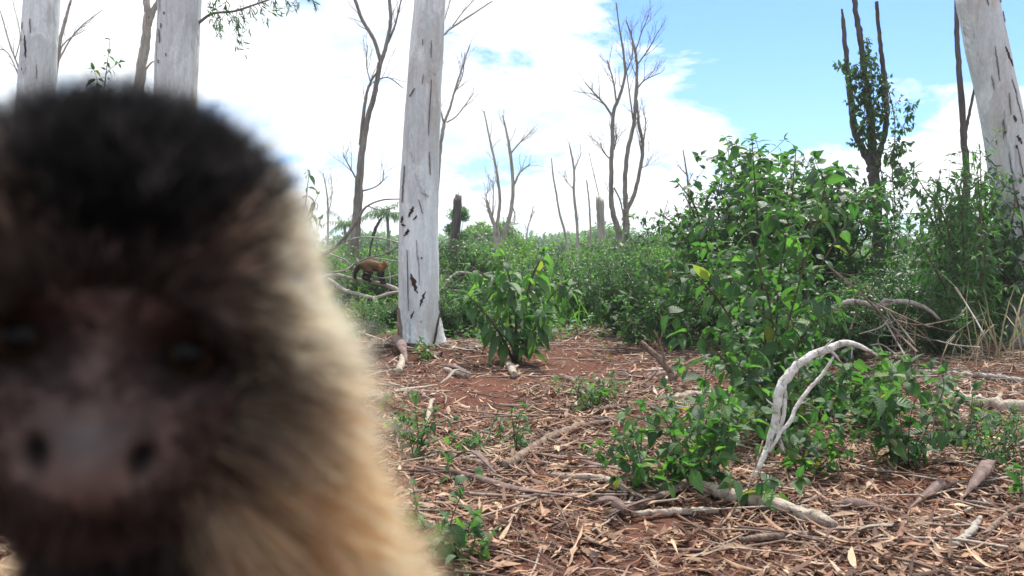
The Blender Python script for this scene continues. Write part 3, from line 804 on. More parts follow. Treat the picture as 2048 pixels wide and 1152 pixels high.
def put_leaves(root, lv, temps, mats, rng, limit=300, folmat=None, base_tint=1.0):
    """the leaves that show largest from the camera's side become objects of their own, the rest one part"""
    pos, dr, up, sz = (np.array(a) for a in lv)
    n = len(pos)
    M = orient(dr, up, sz)
    near = sz / np.maximum(pos[:, 1], 0.5) + rng.normal(0, 0.002, n)
    order = np.argsort(-near)
    b = Vector(root['_b'])
    for i in order[:limit]:
        k = int(rng.integers(len(temps)))
        o = bpy.data.objects.new('leaf', leaf_mesh(temps, k, mats[int(rng.integers(len(mats)))]))
        col.objects.link(o)
        o.parent = root
        m4 = Matrix(M[i].tolist()).to_4x4()
        m4.translation = Vector(pos[i].tolist()) - b
        o.matrix_local = m4
    rest = order[limit:]
    if len(rest):
        mb = MB()
        scatter(mb, temps, pos[rest], M[rest], rng.uniform(0.65, 1.15, (len(rest), 1)) * np.ones(3) * base_tint, rng=rng)
        mb.build('foliage', folmat or FOLV, root, kind='stuff')
def plant(name, label, cat, base, stems, rng, inter, size, temps, mats, group=None, start=0.25, side_p=0.0, side_len=0.2, droop=0.35, limit=300, stem_mat=None, cone=1.0, folmat=None, taper=0.35):
    root = thing(name, label, cat, base, group)
    acc = ([], [], [], [])
    tw = MB()
    for st in stems:
        st = st.copy(); st[:, 3] = np.maximum(st[:, 3] * 0.6, 0.0012)
        mb = MB(); add_tube(mb, st, 6, 0.04, rng=rng)
        mb.build('stem', stem_mat or STEM, root)
        a = leafy(st, rng, inter, size, start, side_p, side_len, droop, None, cone, tw, taper)
        for x_, y_ in zip(acc, a):
            x_ += y_
    if tw.n:
        tw.build('twigs', stem_mat or STEM, root, kind='stuff')
    put_leaves(root, acc, temps, mats, rng, limit, folmat)
    return root
def fan_stems(base, n, h, spread, rng, r=0.004, bend=0.4, npt=10):
    out = []
    for k in range(n):
        a = 2 * np.pi * (k + rng.random()) / n
        d = np.array([math.cos(a), math.sin(a), 0]) * spread * rng.uniform(0.3, 1)
        hh = h * rng.uniform(0.65, 1.0)
        p = [np.r_[base + d * 0.05 + [0, 0, -0.02], r], np.r_[base + d * 0.35 + [0, 0, hh * 0.45], r * .8], np.r_[base + d * 0.75 + [0, 0, hh * 0.8], r * .6], np.r_[base + d * (1 + 0.2 * bend) + [0, 0, hh * (1 - 0.1 * bend)], r * .35]]
        p = np.array(p); p[1:3, :2] += rng.normal(0, 0.08 * spread, (2, 2))
        out.append(smooth_path(p, npt))
    return out

# the tall broad-leaved shrub right of the middle
rng = np.random.default_rng(41)
YS = 3.65
b = G(1540, 872)
lims = [[(1538, 875, 5, .05), (1532, 700, 4.6, .05), (1520, 520, 4, 0), (1512, 400, 3, 0), (1504, 282, 1.4, 0)],
        [(1548, 872, 5, .1), (1552, 700, 4.4, .1), (1558, 560, 3.6, .1), (1580, 430, 2.8, .1), (1592, 300, 1.6, .1)],
        [(1544, 874, 4.5, -.1), (1560, 720, 4, -.15), (1600, 560, 3.2, -.15), (1640, 420, 2.4, -.1), (1655, 350, 1.5, -.1)],
        [(1534, 876, 4.4, -.1), (1500, 720, 3.6, -.2), (1450, 620, 3, -.25), (1400, 560, 2.2, -.3), (1372, 548, 1.3, -.3)],
        [(1540, 870, 4.2, -.1), (1570, 740, 3.6, -.25), (1625, 650, 2.8, -.35), (1675, 620, 2, -.4), (1690, 640, 1.2, -.4)],
        [(1532, 874, 4, -.2), (1490, 780, 3.2, -.35), (1430, 700, 2.6, -.4), (1385, 660, 1.8, -.4), (1362, 668, 1.2, -.4)],
        [(1536, 872, 4, .2), (1500, 700, 3.4, .3), (1460, 560, 2.8, .4), (1420, 470, 2, .4), (1395, 440, 1.2, .4)],
        [(1542, 874, 4, -.25), (1530, 800, 3.2, -.4), (1490, 740, 2.4, -.55), (1440, 730, 1.8, -.6), (1410, 760, 1.2, -.6)],
        [(1546, 874, 4, -.25), (1580, 800, 3.2, -.4), (1630, 760, 2.4, -.45), (1680, 770, 1.6, -.45)],
        [(1540, 872, 4, .1), (1545, 650, 3.2, -.1), (1500, 480, 2.6, -.15), (1450, 420, 1.8, -.15), (1435, 370, 1.2, -.15)],
        [(1545, 872, 4, .3), (1590, 640, 3.2, .3), (1660, 500, 2.2, .3), (1700, 440, 1.3, .3)]]
plant('tall_shrub', 'tall broad leaved green shrub behind the arched white branch', 'shrub', b, [px_path(l, YS, 26) for l in lims], rng, 0.055, 0.094, OV, [LEAF_A, LEAF_B, LEAF_C, LEAF_B], None, 0.14, 0.36, 0.22, 0.5)

# low broad-leaved plants of the right foreground
def low_plant(label, px, py, h, n, spread, size, inter, seed, temps=OV, mats=None, limit=120, side_p=0.2, name='broadleaf_plant', droop=0.3, start=0.2, cat='plant', group='low leafy plants on the litter', lean=(0, 0)):
    rng = np.random.default_rng(seed)
    b = G(px, py)
    st = fan_stems(b, n, h, spread, rng, 0.0035)
    for s_ in st:
        w = np.clip((s_[:, 2] - b[2]) / h, 0, 1)[:, None]
        s_[:, :2] += w * np.array(lean)
    return plant(name, label, cat, b, st, rng, inter, size, temps, mats or [LEAF_A, LEAF_A, LEAF_C], group, start, side_p, 0.12, droop, limit)
low_plant('dense low green plant at the foot of the tall shrub, left of the white branch', 1398, 968, 0.27, 9, 0.25, 0.072, 0.045, 51, limit=260)
low_plant('spreading leafy sprigs running out over the litter towards the trodden path', 1345, 975, 0.13, 8, 0.26, 0.062, 0.045, 52, limit=160, lean=(-0.08, 0))
low_plant('few large drooping leaves around the foot of the white branch', 1528, 1016, 0.10, 3, 0.10, 0.08, 0.05, 53, limit=18, side_p=0, droop=0.7, start=0.5)
low_plant('small leaved green sprigs right of the white branch foot', 1610, 955, 0.20, 7, 0.24, 0.065, 0.05, 54, limit=140)
low_plant('leafy dark stemmed plant standing right of the arched white branch', 1815, 935, 0.34, 7, 0.26, 0.085, 0.055, 55, limit=260, mats=[LEAF_A, LEAF_B, LEAF_A], droop=0.6)
low_plant('pale green crown of leaves beneath the tip of the white branch', 1745, 860, 0.30, 8, 0.28, 0.09, 0.055, 56, limit=180)
low_plant('leafy sprig between the upright bark splinter and the pale log', 1915, 900, 0.22, 6, 0.2, 0.075, 0.05, 57, limit=120, mats=[LEAF_B, LEAF_A])
low_plant('fine leaved dark bush in front of the pale log', 1995, 930, 0.16, 10, 0.2, 0.05, 0.03, 58, temps=SL, limit=200, mats=[LEAF_B, LEAF_A])
low_plant('few broad leaves at the picture edge below the fine leaved bush', 2040, 1000, 0.10, 3, 0.07, 0.07, 0.04, 59, limit=20, side_p=0, droop=0.8)
low_plant('leafy plant under the shrub between it and the pale branch', 1650, 840, 0.24, 8, 0.26, 0.075, 0.05, 60, limit=150, mats=[LEAF_A, LEAF_B])
low_plant('small green sprig with upright stem on bare litter mid clearing', 1032, 905, 0.17, 3, 0.05, 0.05, 0.035, 61, limit=40)
low_plant('two heart leaved seedlings on the litter', 908, 985, 0.08, 2, 0.07, 0.062, 0.05, 62, limit=14, side_p=0, droop=0.6)
low_plant('leggy green plant at the edge of the near monkey', 832, 925, 0.22, 5, 0.07, 0.05, 0.035, 63, limit=70, mats=[LEAF_C, LEAF_A])
low_plant('pale heart shaped leaves partly hidden by the near monkey, above the leggy plant', 790, 830, 0.1, 3, 0.09, 0.075, 0.06, 64, limit=14, side_p=0)
low_plant('clump of bright broad leaves at the bottom beside the near monkey', 892, 1112, 0.07, 9, 0.085, 0.055, 0.03, 65, limit=110, mats=[LEAF_C, LEAF_C, LEAF_A])
low_plant('wilting yellowish green plant on the trodden path', 1190, 818, 0.15, 8, 0.22, 0.05, 0.045, 66, limit=90, mats=[LEAF_C, LEAF_A])
low_plant('tiny bright seedling at the foot of the central trunk', 853, 722, 0.10, 4, 0.10, 0.06, 0.05, 67, limit=24, mats=[LEAF_C])
low_plant('trailing seedling in the litter left of the diagonal stick', 955, 905, 0.06, 4, 0.12, 0.035, 0.03, 68, limit=20)

low_plant('long leaved plant rising above the dead brown shrub at the path end', 1330, 700, 0.78, 6, 0.34, 0.12, 0.07, 80, temps=LA, limit=200, mats=[LEAF_B, LEAF_A], droop=0.7, start=0.3, group=None)
low_plant('tall leafy plant behind the dead brown shrub, left of the tall shrub', 1395, 690, 0.66, 6, 0.30, 0.09, 0.06, 81, limit=200, mats=[LEAF_A, LEAF_B], droop=0.5, start=0.3, group=None)
low_plant('bushy herb at the right border of the trodden path', 1265, 695, 0.42, 8, 0.28, 0.075, 0.05, 82, limit=160, mats=[LEAF_B, LEAF_A], group=None)
# sapling in front of the undergrowth, with long drooping leaves
rng = np.random.default_rng(71)
b = G(1030, 722)
st = [px_path(l, 6.1, 18) for l in ([(1030, 724, 7), (1020, 640, 5, -.1), (1000, 580, 4, -.15), (960, 545, 3, -.2), (940, 532, 2, -.2)], [(1030, 724, 7), (1042, 640, 5, .1), (1062, 560, 4, .1), (1088, 505, 2.4, .1)], [(1034, 724, 6), (1070, 650, 4, -.2), (1100, 595, 3, -.3), (1128, 570, 2, -.3)], [(1028, 724, 6), (995, 660, 4, -.3), (955, 610, 3, -.35), (935, 590, 2, -.35)], [(1030, 724, 6), (1032, 620, 4, -.2), (1020, 560, 3, -.3), (1008, 512, 2, -.3)], [(1030, 724, 5), (1060, 670, 4, -.3), (1090, 630, 3, -.4)])]
plant('drooping_sapling', 'sapling with long drooping leaves standing right of the central trunk', 'sapling', b, st, rng, 0.06, 0.175, LA, [LEAF_A, LEAF_C, LEAF_A, LEAF_C], None, 0.25, 0.22, 0.16, 0.55, 300, taper=0.05)

# leafy sprigs against the sky
rng = np.random.default_rng(72)
st = [px_path(l, 5.2, 14) for l in ([(200, 420, 2.4), (205, 220, 2), (212, 150, 1.6), (220, 80, 1)], [(205, 200, 1.6), (196, 165, 1.2), (188, 140, .8)], [(210, 150, 1.4), (224, 135, 1), (240, 125, .7)])]
st[0] = np.vstack([[st[0][0, 0], 5.2, 0.0, 0.008], st[0]])
plant('sky_sprig', 'thin leafy sprig against the clouds above the near monkey', 'sapling', (st[0][0, 0], 5.2, 0), st, rng, 0.045, 0.085, LA, [LEAF_B], None, 0.45, 0, 0, 0.5, 80)
st = [px_path(l, 6.5, 14) for l in ([(600, 700, 4), (600, 480, 3), (612, 400, 2), (618, 345, 1)], [(604, 470, 2), (622, 420, 1.4), (636, 390, .9)], [(600, 520, 2), (630, 470, 1.4), (640, 440, .9)])]
plant('edge_sapling', 'small leafy sapling peeping out beside the near monkey head', 'sapling', (st[0][0, 0], 6.5, 0), st, rng, 0.07, 0.11, LA, [LEAF_B, LEAF_A], None, 0.3, 0.1, .15, 0.9, 120)
# willow-leaved thicket on the right
rng = np.random.default_rng(73)
st = [px_path(l, 6.4, 16) for l in ([(1925, 720, 6), (1915, 560, 4.6), (1890, 440, 3, -.1), (1850, 380, 2, -.15), (1835, 355, 1.2, -.15)], [(1930, 720, 6), (1930, 540, 4.6), (1925, 420, 3), (1930, 330, 1.4)], [(1930, 720, 5), (1950, 560, 4, -.1), (1960, 430, 3, -.1), (1955, 340, 1.4, -.1)], [(1925, 720, 5), (1900, 600, 4, -.2), (1860, 520, 3, -.3), (1830, 470, 1.6, -.3)], [(1925, 720, 5), (1900, 520, 4, .2), (1870, 430, 3, .2), (1880, 350, 1.4, .2)], [(1932, 720, 5), (1955, 600, 4, -.2), (1970, 520, 3, -.3), (1972, 450, 1.6, -.3)], [(1932, 720, 5), (1958, 560, 4, .2), (1962, 400, 3, .2), (1960, 300, 1.4, .2)], [(1925, 720, 5), (1890, 640, 4, -.3), (1850, 600, 3, -.4), (1820, 580, 1.6, -.4)])]
plant('narrow_leaved_thicket', 'dark thicket of narrow leaves in front of the dark pole beside the leaning eucalyptus', 'shrub', (b_ := base_of(1928, 6.4)), st, rng, 0.055, 0.12, LN, [LEAF_B, LEAF_B, LEAF_A], None, 0.15, 0.5, 0.3, 0.5, 300)

# vine on the three-pronged tree
rng = np.random.default_rng(74)
vroot = thing('climbing_vine', 'vine with small round leaves wound round the three dark prongs', 'vine', base_of(1762, 8.85))
pos, dr, up, sz = [], [], [], []
tw = MB()
for l in ([(1765, 600, 1.5), (1775, 480, 1.4), (1770, 380, 1.3), (1752, 300, 1.3), (1735, 200, 1.2), (1728, 110, 1)], [(1765, 540, 1.3), (1790, 440, 1.2), (1785, 350, 1.1), (1790, 250, 1), (1775, 170, .9)], [(1752, 320, 1.2), (1715, 250, 1.1), (1705, 180, 1), (1690, 120, .8)], [(1752, 300, 1.1), (1748, 220, 1), (1745, 160, 1), (1735, 90, .8)], [(1770, 330, 1), (1795, 280, 1), (1812, 240, .8), (1818, 215, .7)], [(1770, 310, 1), (1800, 330, .9), (1808, 370, .8)], [(1760, 540, 1), (1740, 420, 1), (1728, 360, .8)], [(1765, 620, 1), (1795, 520, 1), (1800, 420, .9), (1798, 330, .7)], [(1750, 280, 1), (1765, 220, 1), (1760, 150, .8), (1745, 120, .7)], [(1725, 260, 1), (1730, 190, 1), (1715, 140, .8)], [(1785, 400, .9), (1790, 470, .8), (1785, 560, .7)]):
    p = px_path([(a[0], a[1], a[2], -0.12 + rng.normal(0, .08)) for a in l], 9.0, 22)
    add_tube(tw, p, 4, cap=False)
    dense = l[0][1] < 345 or l[1][1] < 345
    a = leafy(p, rng, 0.034 if dense else 0.06, 0.078 if dense else 0.062, 0.1, 0.42, 0.18, 0.8, None, 1.0, tw)
    pos += a[0]; dr += a[1]; up += a[2]; sz += a[3]
tw.build('vine_stem', STEM, vroot, kind='stuff')
put_leaves(vroot, (pos, dr, up, sz), OV, [LEAF_B, LEAF_B, LEAF_A], rng, 300, FOL, 0.7)

# ------------------------------------------------------------------ undergrowth bushes (prototypes copied as single things)
def bush_proto(seed, h, w, nst, inter, size, temps, side_p=0.45, droop=0.4, tint=1.0, fm=None):
    rng = np.random.default_rng(seed)
    st = fan_stems(np.zeros(3), nst, h, w, rng, 0.006 * h + 0.002)
    sm = MB(); tw = MB(); acc = ([], [], [], [])
    for s_ in st:
        add_tube(sm, s_, 5, 0.03, rng=rng)
        a = leafy(s_, rng, inter, size, 0.12, side_p, h * 0.28, droop, None, 1.0, sm)
        for x_, y_ in zip(acc, a): x_ += y_
    pos, dr, up, sz = (np.array(a) for a in acc)
    fo = MB()
    tone = 0.72 + 0.4 * np.clip(rng.random((len(pos), 1)), 0, 1)
    tv = tone * np.ones(3) * np.asarray(tint, float)
    tv[:, 0] *= rng.uniform(0.8, 1.25, len(pos))
    scatter(fo, temps, pos, orient(dr, up, sz), tv, rng=rng)
    return sm.mesh('stem', STEM), fo.mesh('foliage', fm or FOL), len(pos)
PROTO = {
    'broad': bush_proto(101, 1.0, 0.55, 14, 0.062, 0.10, SM),
    'fine': bush_proto(102, 1.0, 0.50, 18, 0.040, 0.060, SM, 0.5, .4, (.68, .76, .78)),
    'long': bush_proto(103, 1.0, 0.55, 14, 0.055, 0.13, SL, 0.45, 0.6, (.62, .74, .78)),
    'loose': bush_proto(104, 1.0, 0.65, 11, 0.065, 0.11, SL, 0.45, 0.3, (1.4, 1.3, .9)),
    'tall': bush_proto(105, 1.0, 0.36, 14, 0.05, 0.075, SM, 0.5, .4, (.75, .82, .78)),
    'pale': bush_proto(106, 1.0, 0.60, 14, 0.06, 0.085, SM, 0.5, 0.3, (1.85, 1.6, 1.0)),
}
def bush(kind, label, x, Y, h, w=1.0, rot=0.0, group=None, name='bush'):
    root = thing(name, label, 'bush', (x, Y, float(gz(x, Y)) if Y < 9 else 0.0), group)
    root.rotation_euler = (0, 0, rot)
    root.scale = (h * w, h * w, h)
    for nm, me in zip(('stem', 'foliage'), PROTO[kind]):
        o = bpy.data.objects.new(nm, me); col.objects.link(o); o.parent = root
        if nm == 'foliage': o['kind'] = 'stuff'
    return root
pxx = lambda px, Y: (px - 1024) / F * Y
for k, (kind, px, Y, h, w, lab) in enumerate([
    ('fine', 1235, 8.0, 0.72, 0.95, 'dense dark fine leaved bush at the end of the trodden path'),
    ('fine', 1305, 7.6, 0.68, 0.95, 'fine leaved bush right of the dense dark bush at the path end'),
    ('broad', 1170, 9.2, 0.64, 1.1, 'broad leaved low bush behind the path, left of the dense dark bush'),
    ('loose', 1120, 10.5, 0.72, 1.1, 'loose bright bush behind the drooping sapling'),
    ('broad', 935, 8.3, 0.52, 1.0, 'green bush right at the back of the central trunk'),
    ('fine', 895, 7.9, 0.40, 1.0, 'low dark bush hugging the foot of the central trunk'),
    ('broad', 1350, 6.7, 0.50, 1.0, 'low bush with twigs in front, left of the tall shrub'),
    ('broad', 1395, 7.6, 0.72, 1.0, 'leafy bush behind the left side of the tall shrub'),
    ('broad', 735, 7.3, 0.34, 1.1, 'low green bush left of the central trunk foot'),
    ('fine', 775, 8.4, 0.30, 1.3, 'dark low bush below the forked grey branch'),
    ('loose', 700, 12.6, 0.62, 1.1, 'feathery bush just beyond the branch that carries the walking monkey'),
    ('broad', 770, 12.4, 0.66, 1.1, 'bush behind the walking monkey, left of the central trunk'),
    ('fine', 1700, 6.0, 0.55, 1.3, 'dark bush behind the pale arched branch'),
    ('long', 1790, 6.6, 0.62, 1.3, 'shadowy long leaved bush under the three-pronged tree'),
    ('fine', 1880, 5.9, 0.40, 1.3, 'shadowy low bush in front of the narrow leaved thicket'),
    ('fine', 1640, 5.2, 0.42, 1.1, 'bush behind the right side of the tall shrub'),
    ('long', 1985, 8.2, 0.95, 0.9, 'dark bush right behind the leaning eucalyptus'),
    ('tall', 1560, 7.2, 1.54, 1.4, 'tall small leaved bush rising behind the broad leaved shrub'),
    ('tall', 1640, 7.4, 1.36, 1.05, 'tall small leaved bush right behind the broad leaved shrub'),
    ('tall', 1450, 7.9, 1.34, 1.3, 'tall small leaved bush behind the left flank of the broad leaved shrub'),
    ('fine', 1600, 8.4, 1.5, 0.8, 'dark bushy crown showing above the broad leaved shrub'),
    ('broad', 1500, 6.3, 0.8, 1.0, 'mid height bush just behind the broad leaved shrub'),
    ('long', 1840, 9.5, 0.72, 1.2, 'bush between the three-pronged tree and the thicket'),
    ('tall', 1950, 7.5, 1.4, 1.1, 'tall bush behind the narrow leaved thicket'),
    ('tall', 1905, 8.6, 1.05, 1.0, 'greyish bush left of the dark pole tree'),
    ('loose', 1425, 9.6, 0.9, 0.9, 'loose bush left of the tall small leaved bush'),
    ('loose', 1335, 9.5, 0.85, 1.0, 'loose bush below the fanned grey tree'),
    ('long', 1030, 8.8, 0.6, 1.1, 'long leaved bush right behind the drooping sapling'),
    ('tall', 1300, 13.0, 1.10, 1.2, 'tall narrow bush straight below the fanned grey tree'),
    ('pale', 1362, 12.0, 1.08, 0.8, 'pale bush at the foot of the lone bare stem'),
    ('loose', 1345, 10.6, 0.92, 0.8, 'loose sprouting bush in front of the lone bare stem'),
    ('pale', 1075, 14.0, 1.00, 1.0, 'pale yellowish bush above the drooping sapling'),
    ('tall', 935, 12.0, 0.92, 1.2, 'upright bush in front of the charred stump foot'),
    ('pale', 1180, 15.0, 1.02, 0.9, 'pale bush in front of the pale broken stump'),
    ('broad', 1240, 11.0, 0.88, 0.9, 'broad leaved bush above the dense dark path bush'),
    ('pale', 1000, 12.0, 0.86, 0.9, 'yellowish bush left of the drooping sapling top'),
    ('long', 1110, 11.6, 0.80, 0.9, 'long leaved bush behind the sapling, above the bright grass'),
    ('tall', 1420, 11.0, 1.15, 1.1, 'upright bush left of the small leaved tall bush'),
    ('broad', 2090, 9.5, 1.0, 1.0, 'bush beyond the leaning eucalyptus at the picture edge'),
    ('broad', 640, 8.2, 0.34, 1.2, 'bush hidden behind the cheek fur of the near monkey'),
]):
    bush(kind, lab, pxx(px, Y), Y, h, w, rot=k * 1.37)
# farther rows of bushes
MARKS = [(75, 'leftmost eucalyptus'), (283, 'forked grey trunk'), (350, 'cream eucalyptus'), (470, 'near monkey forehead'), (560, 'near monkey cheek'), (690, 'small pale palm'), (740, 'walking monkey'), (775, 'drooping palm'), (842, 'scarred central trunk'), (908, 'charred stump'), (995, 'two-stemmed pale tree'), (1040, 'drooping sapling'), (1125, 'bent bare pole'), (1152, 'tufted thin tree'), (1204, 'pale broken stump'), (1254, 'fanned grey tree'), (1305, 'path end bush'), (1381, 'lone bare stem'), (1450, 'shrub left flank'), (1530, 'tall shrub stems'), (1600, 'shrub right flank'), (1665, 'tall dark bush'), (1760, 'three-pronged tree'), (1850, 'thicket left edge'), (1932, 'dark pole tree'), (2030, 'leaning eucalyptus'), (2120, 'outermost trunk')]
_used = set()
def row_label(kd_, row, px):
    adj = {'broad': 'broad leaved', 'loose': 'loose feathery', 'pale': 'pale green', 'long': 'long leaved', 'fine': 'fine leaved'}[kd_]
    for mp_, nm in sorted(MARKS, key=lambda a: abs(a[0] - px)):
        side = 'straight behind' if abs(px - mp_) < 14 else 'behind and left of' if px < mp_ else 'behind and right of'
        lab = '%s bush in the %s row %s the %s' % (adj, ['nearest far', 'second far', 'third far', 'fourth far', 'last'][row], side, nm)
        if lab not in _used:
            _used.add(lab); return lab
rng = np.random.default_rng(120)
kinds = ['broad', 'loose', 'pale', 'long', 'fine', 'pale']
for row, (Y, h0, n) in enumerate([(11.8, 0.70, 20), (14.5, 0.80, 20), (18.5, 0.9, 18), (25, 1.1, 17), (34, 1.4, 17)]):
    for k in range(n):
        px = 60 + (k + rng.uniform(0.1, 0.9)) * 2120 / n
        Yk = Y * rng.uniform(0.92, 1.1)
        if 600 < px < 840 and Yk < 12.6: Yk = 12.8
        h = h0 * rng.uniform(0.6, 1.2)
        kd_ = kinds[int(rng.integers(6))]
        bush(kd_, row_label(kd_, row, px), pxx(px, Yk), Yk, h, rng.uniform(1.2, 1.7), rng.uniform(0, 6.28), 'bushes in the far rows of undergrowth')

# far trees
def far_tree(label, px, Y, top_py, wpx, seed, tint, base_py=512, flat=1.0, name='round_tree'):
    rng = np.random.default_rng(seed)
    x = pxx(px, Y); zt = P(px, top_py, Y)[2]; w = wpx / F * Y / 2
    root = thing(name, label, 'tree', (x, Y, 0), None)
    cz = zt * (0.55 if flat == 1 else 0.8)
    tr = MB(); add_tube(tr, np.array([[x, Y, -0.1, w * .07], [x + .03 * w, Y, cz * .6, w * .05], [x, Y, zt * .85, w * .02]]), 7, 0.05, rng=rng)
    lobes = []
    for k in range(15):
        a = rng.uniform(0, 6.28); rr = w * 0.72 * math.sqrt(rng.random())
        p = np.array([x + math.cos(a) * rr, Y + math.sin(a) * rr, cz + (zt - cz) * flat * rng.uniform(-0.8, 0.72) * (1 - 0.5 * (rr / w) ** 2)])
        lobes.append((p, w * rng.uniform(0.22, 0.38)))
        add_tube(tr, smooth_path(np.array([[x, Y, cz * .5, w * .03], [(x + p[0]) / 2, (Y + p[1]) / 2, (cz * .5 + p[2]) / 2 + .05, w * .02], [*p, w * .008]]), 6), 4, cap=False)
    tr.build('trunk', DEAD, root)
    pos, dr = [], []
    for p, r in lobes:
        n = 420
        u = unit(rng.normal(0, 1, (n, 3))); q = p + u * (r * rng.uniform(0.35, 1.05, (n, 1))) * [1, 1, 0.75 * flat]
        pos.append(q); dr.append(unit(u + rng.normal(0, .6, (n, 3)) + [0, 0, -.3]))
    pos = np.concatenate(pos); dr = np.concatenate(dr); n = len(pos)
    up = unit(np.array([0, 0, 1.0]) + rng.normal(0, .6, (n, 3)))
    mb = MB(); scatter(mb, SM, pos, orient(dr, up, w * rng.uniform(.06, .13, n)), np.array(tint) * rng.uniform(.7, 1.2, (n, 1)), rng=rng)
    mb.build('crown', FOL, root)
    return root
far_tree('round leafy tree far back, right of the dark charred stump', 965, 42, 436, 150, 131, (1.8, 1.5, .8))
far_tree('lower round tree beside the round leafy tree far back', 1040, 50, 466, 100, 132, (1.6, 1.4, .9))
far_tree('pale far tree below the thin upright bare tree', 1135, 60, 474, 110, 133, (1.9, 1.65, 1.0))
far_tree('broad pale far tree behind the pale broken stump', 1225, 60, 452, 170, 134, (1.8, 1.6, 1.0))
far_tree('far tree with a flat top, right of the pale broken stump', 1290, 65, 462, 120, 135, (1.15, 1.15, 1.0))
far_tree('hazy far tree left of the lone thin bare stem', 1350, 80, 478, 90, 136, (1.2, 1.15, 1.05))
far_tree('far tree showing between three-pronged tree and thicket', 1840, 60, 470, 110, 137, (1.2, 1.15, .9))
far_tree('far tree seen past the leaves behind the dark pole tree', 1900, 38, 415, 110, 138, (1.05, 1.0, .8))
far_tree('far tree behind the two palms', 700, 70, 470, 160, 139, (1.1, 1.15, .9))
far_tree('small leafy tree around the dark charred stump', 912, 15.5, 392, 80, 140, (1.1, 1.2, .9))
far_tree('low far tree at the left, hidden by the near monkey', 420, 60, 450, 200, 141, (1.1, 1.1, .9))
for k, (px, w) in enumerate([(820, 300), (1100, 300), (1420, 300), (1650, 300), (1980, 320), (500, 320), (200, 320)]):
    far_tree(['tree line crown far behind the central trunk', 'tree line crown far behind the path', 'tree line crown far behind the lone stem', 'tree line crown far behind the tall shrub', 'tree line crown far behind the leaning eucalyptus', 'tree line crown far behind the near monkey cheek', 'tree line crown far behind the near monkey head'][k], px, 110, 497, w, 150 + k, (1.15, 1.15, 1.0))
def palm(label, px, Y, crown_py, reach_px, seed, tint):
    rng = np.random.default_rng(seed)
    x = pxx(px, Y); zc = P(px, crown_py, Y)[2]; rch = reach_px / F * Y
    root = thing('palm_tree', label, 'palm', (x, Y, 0), 'feathery palms far back')
    tr = MB(); add_tube(tr, smooth_path(np.array([[x, Y, -.1, rch * .09], [x + .04, Y, zc * .5, rch * .07], [x, Y, zc, rch * .06]]), 12), 9, 0.06, rng=rng)
    tr.build('trunk', DEAD, root)
    for k in range(16):
        a = 2.4 * k + rng.uniform(-.2, .2); el = rng.uniform(0.1, 1.25)
        d0 = np.array([math.cos(a) * math.cos(el), math.sin(a) * math.cos(el), math.sin(el)])
        pts = [np.array([x, Y, zc])]; d = d0.copy()
        for s in range(7):
            pts.append(pts[-1] + d * rch * 1.25 / 7); d = unit(d + np.array([0, 0, -0.24]))
        pp = smooth_path(np.c_[np.array(pts), np.linspace(.012, .003, 8) * rch], 18)
        mb = MB(); add_tube(mb, pp, 4, cap=False, tint=tint)
        t, n_, b_ = frames(pp)
        pos, dr, sz = [], [], []
        for i in range(3, 18):
            for sg in (1, -1):
                pos.append(pp[i, :3]); sdir = unit(np.cross(t[i], [0, 0, 1]))
                dr.append(unit(sg * sdir + t[i] * .6 + np.array([0, 0, -.55]) + rng.normal(0, .12, 3))); sz.append(rch * .42 * (1 - .5 * i / 18))
        pos = np.array(pos); n = len(pos)
        scatter(mb, GB, pos, orient(np.array(dr), np.array([0, 0, 1.0]) + rng.normal(0, .2, (n, 3)), np.array(sz) ) * np.array([2.2, 1, 1]), np.array(tint) * rng.uniform(.8, 1.1, (n, 1)), rng=rng)
        mb.build('frond', FOL, root)
palm('palm with drooping fronds just left of the central trunk', 775, 26, 432, 48, 161, (0.95, 1.05, .85))
palm('smaller pale palm behind the tall dark bare tree', 690, 34, 452, 40, 162, (1.2, 1.2, 1.0))

# grass and stalks
def grass_patch(name, px, Y, wx, wy, n, h, seed, label=None, tint=(1.2, 1.2, .9), mat=None, lean=0.25, stuff=True, wid=1.0):
    rng = np.random.default_rng(seed)
    x0 = pxx(px, Y)
    x = x0 + rng.normal(0, wx, n); y = Y + rng.normal(0, wy, n)
    pos = np.stack([x, y, gz(x, y) * (y < 9) - 0.01], -1)
    d = unit(np.stack([rng.normal(0, lean, n), rng.normal(0, lean, n), np.ones(n)], -1))
    mb = MB()
    M = orient(d, rng.normal(0, 1, (n, 3)), h * rng.uniform(.5, 1.1, n)) * np.array([wid, 1, 1])
    scatter(mb, GB, pos, M, np.array(tint) * rng.uniform(.65, 1.2, (n, 1)), rng=rng)
    o = mb.build(name, mat or GRASS, None)
    if stuff: o['kind'] = 'stuff'
    return o
grass_patch('bright_grass', 1145, 9.6, 0.35, 0.4, 900, 0.36, 171, tint=(1.15, 1.35, .9))
grass_patch('far_grass', 1000, 15, 5.5, 2.5, 4000, 0.4, 172, tint=(1.1, 1.2, .9))
for k, (px, Y, n, h, lab) in enumerate([(1985, 5.6, 20, 0.6, 'tuft of tall dry stalks in front of the leaning eucalyptus foot'), (1920, 5.2, 12, 0.42, 'few dry stalks between the thicket and the pale log'), (790, 6.6, 10, 0.2, 'small grass tuft left of the central trunk foot')]):
    o = grass_patch('dry_grass_tuft', px, Y, 0.09, 0.09, n, h, 175 + k, tint=[(.34, .29, .17), (.3, .24, .15), (.2, .3, .1)][k], mat=DRY, lean=.3, stuff=False, wid=0.45)
    tag(o, lab, 'grass tuft')
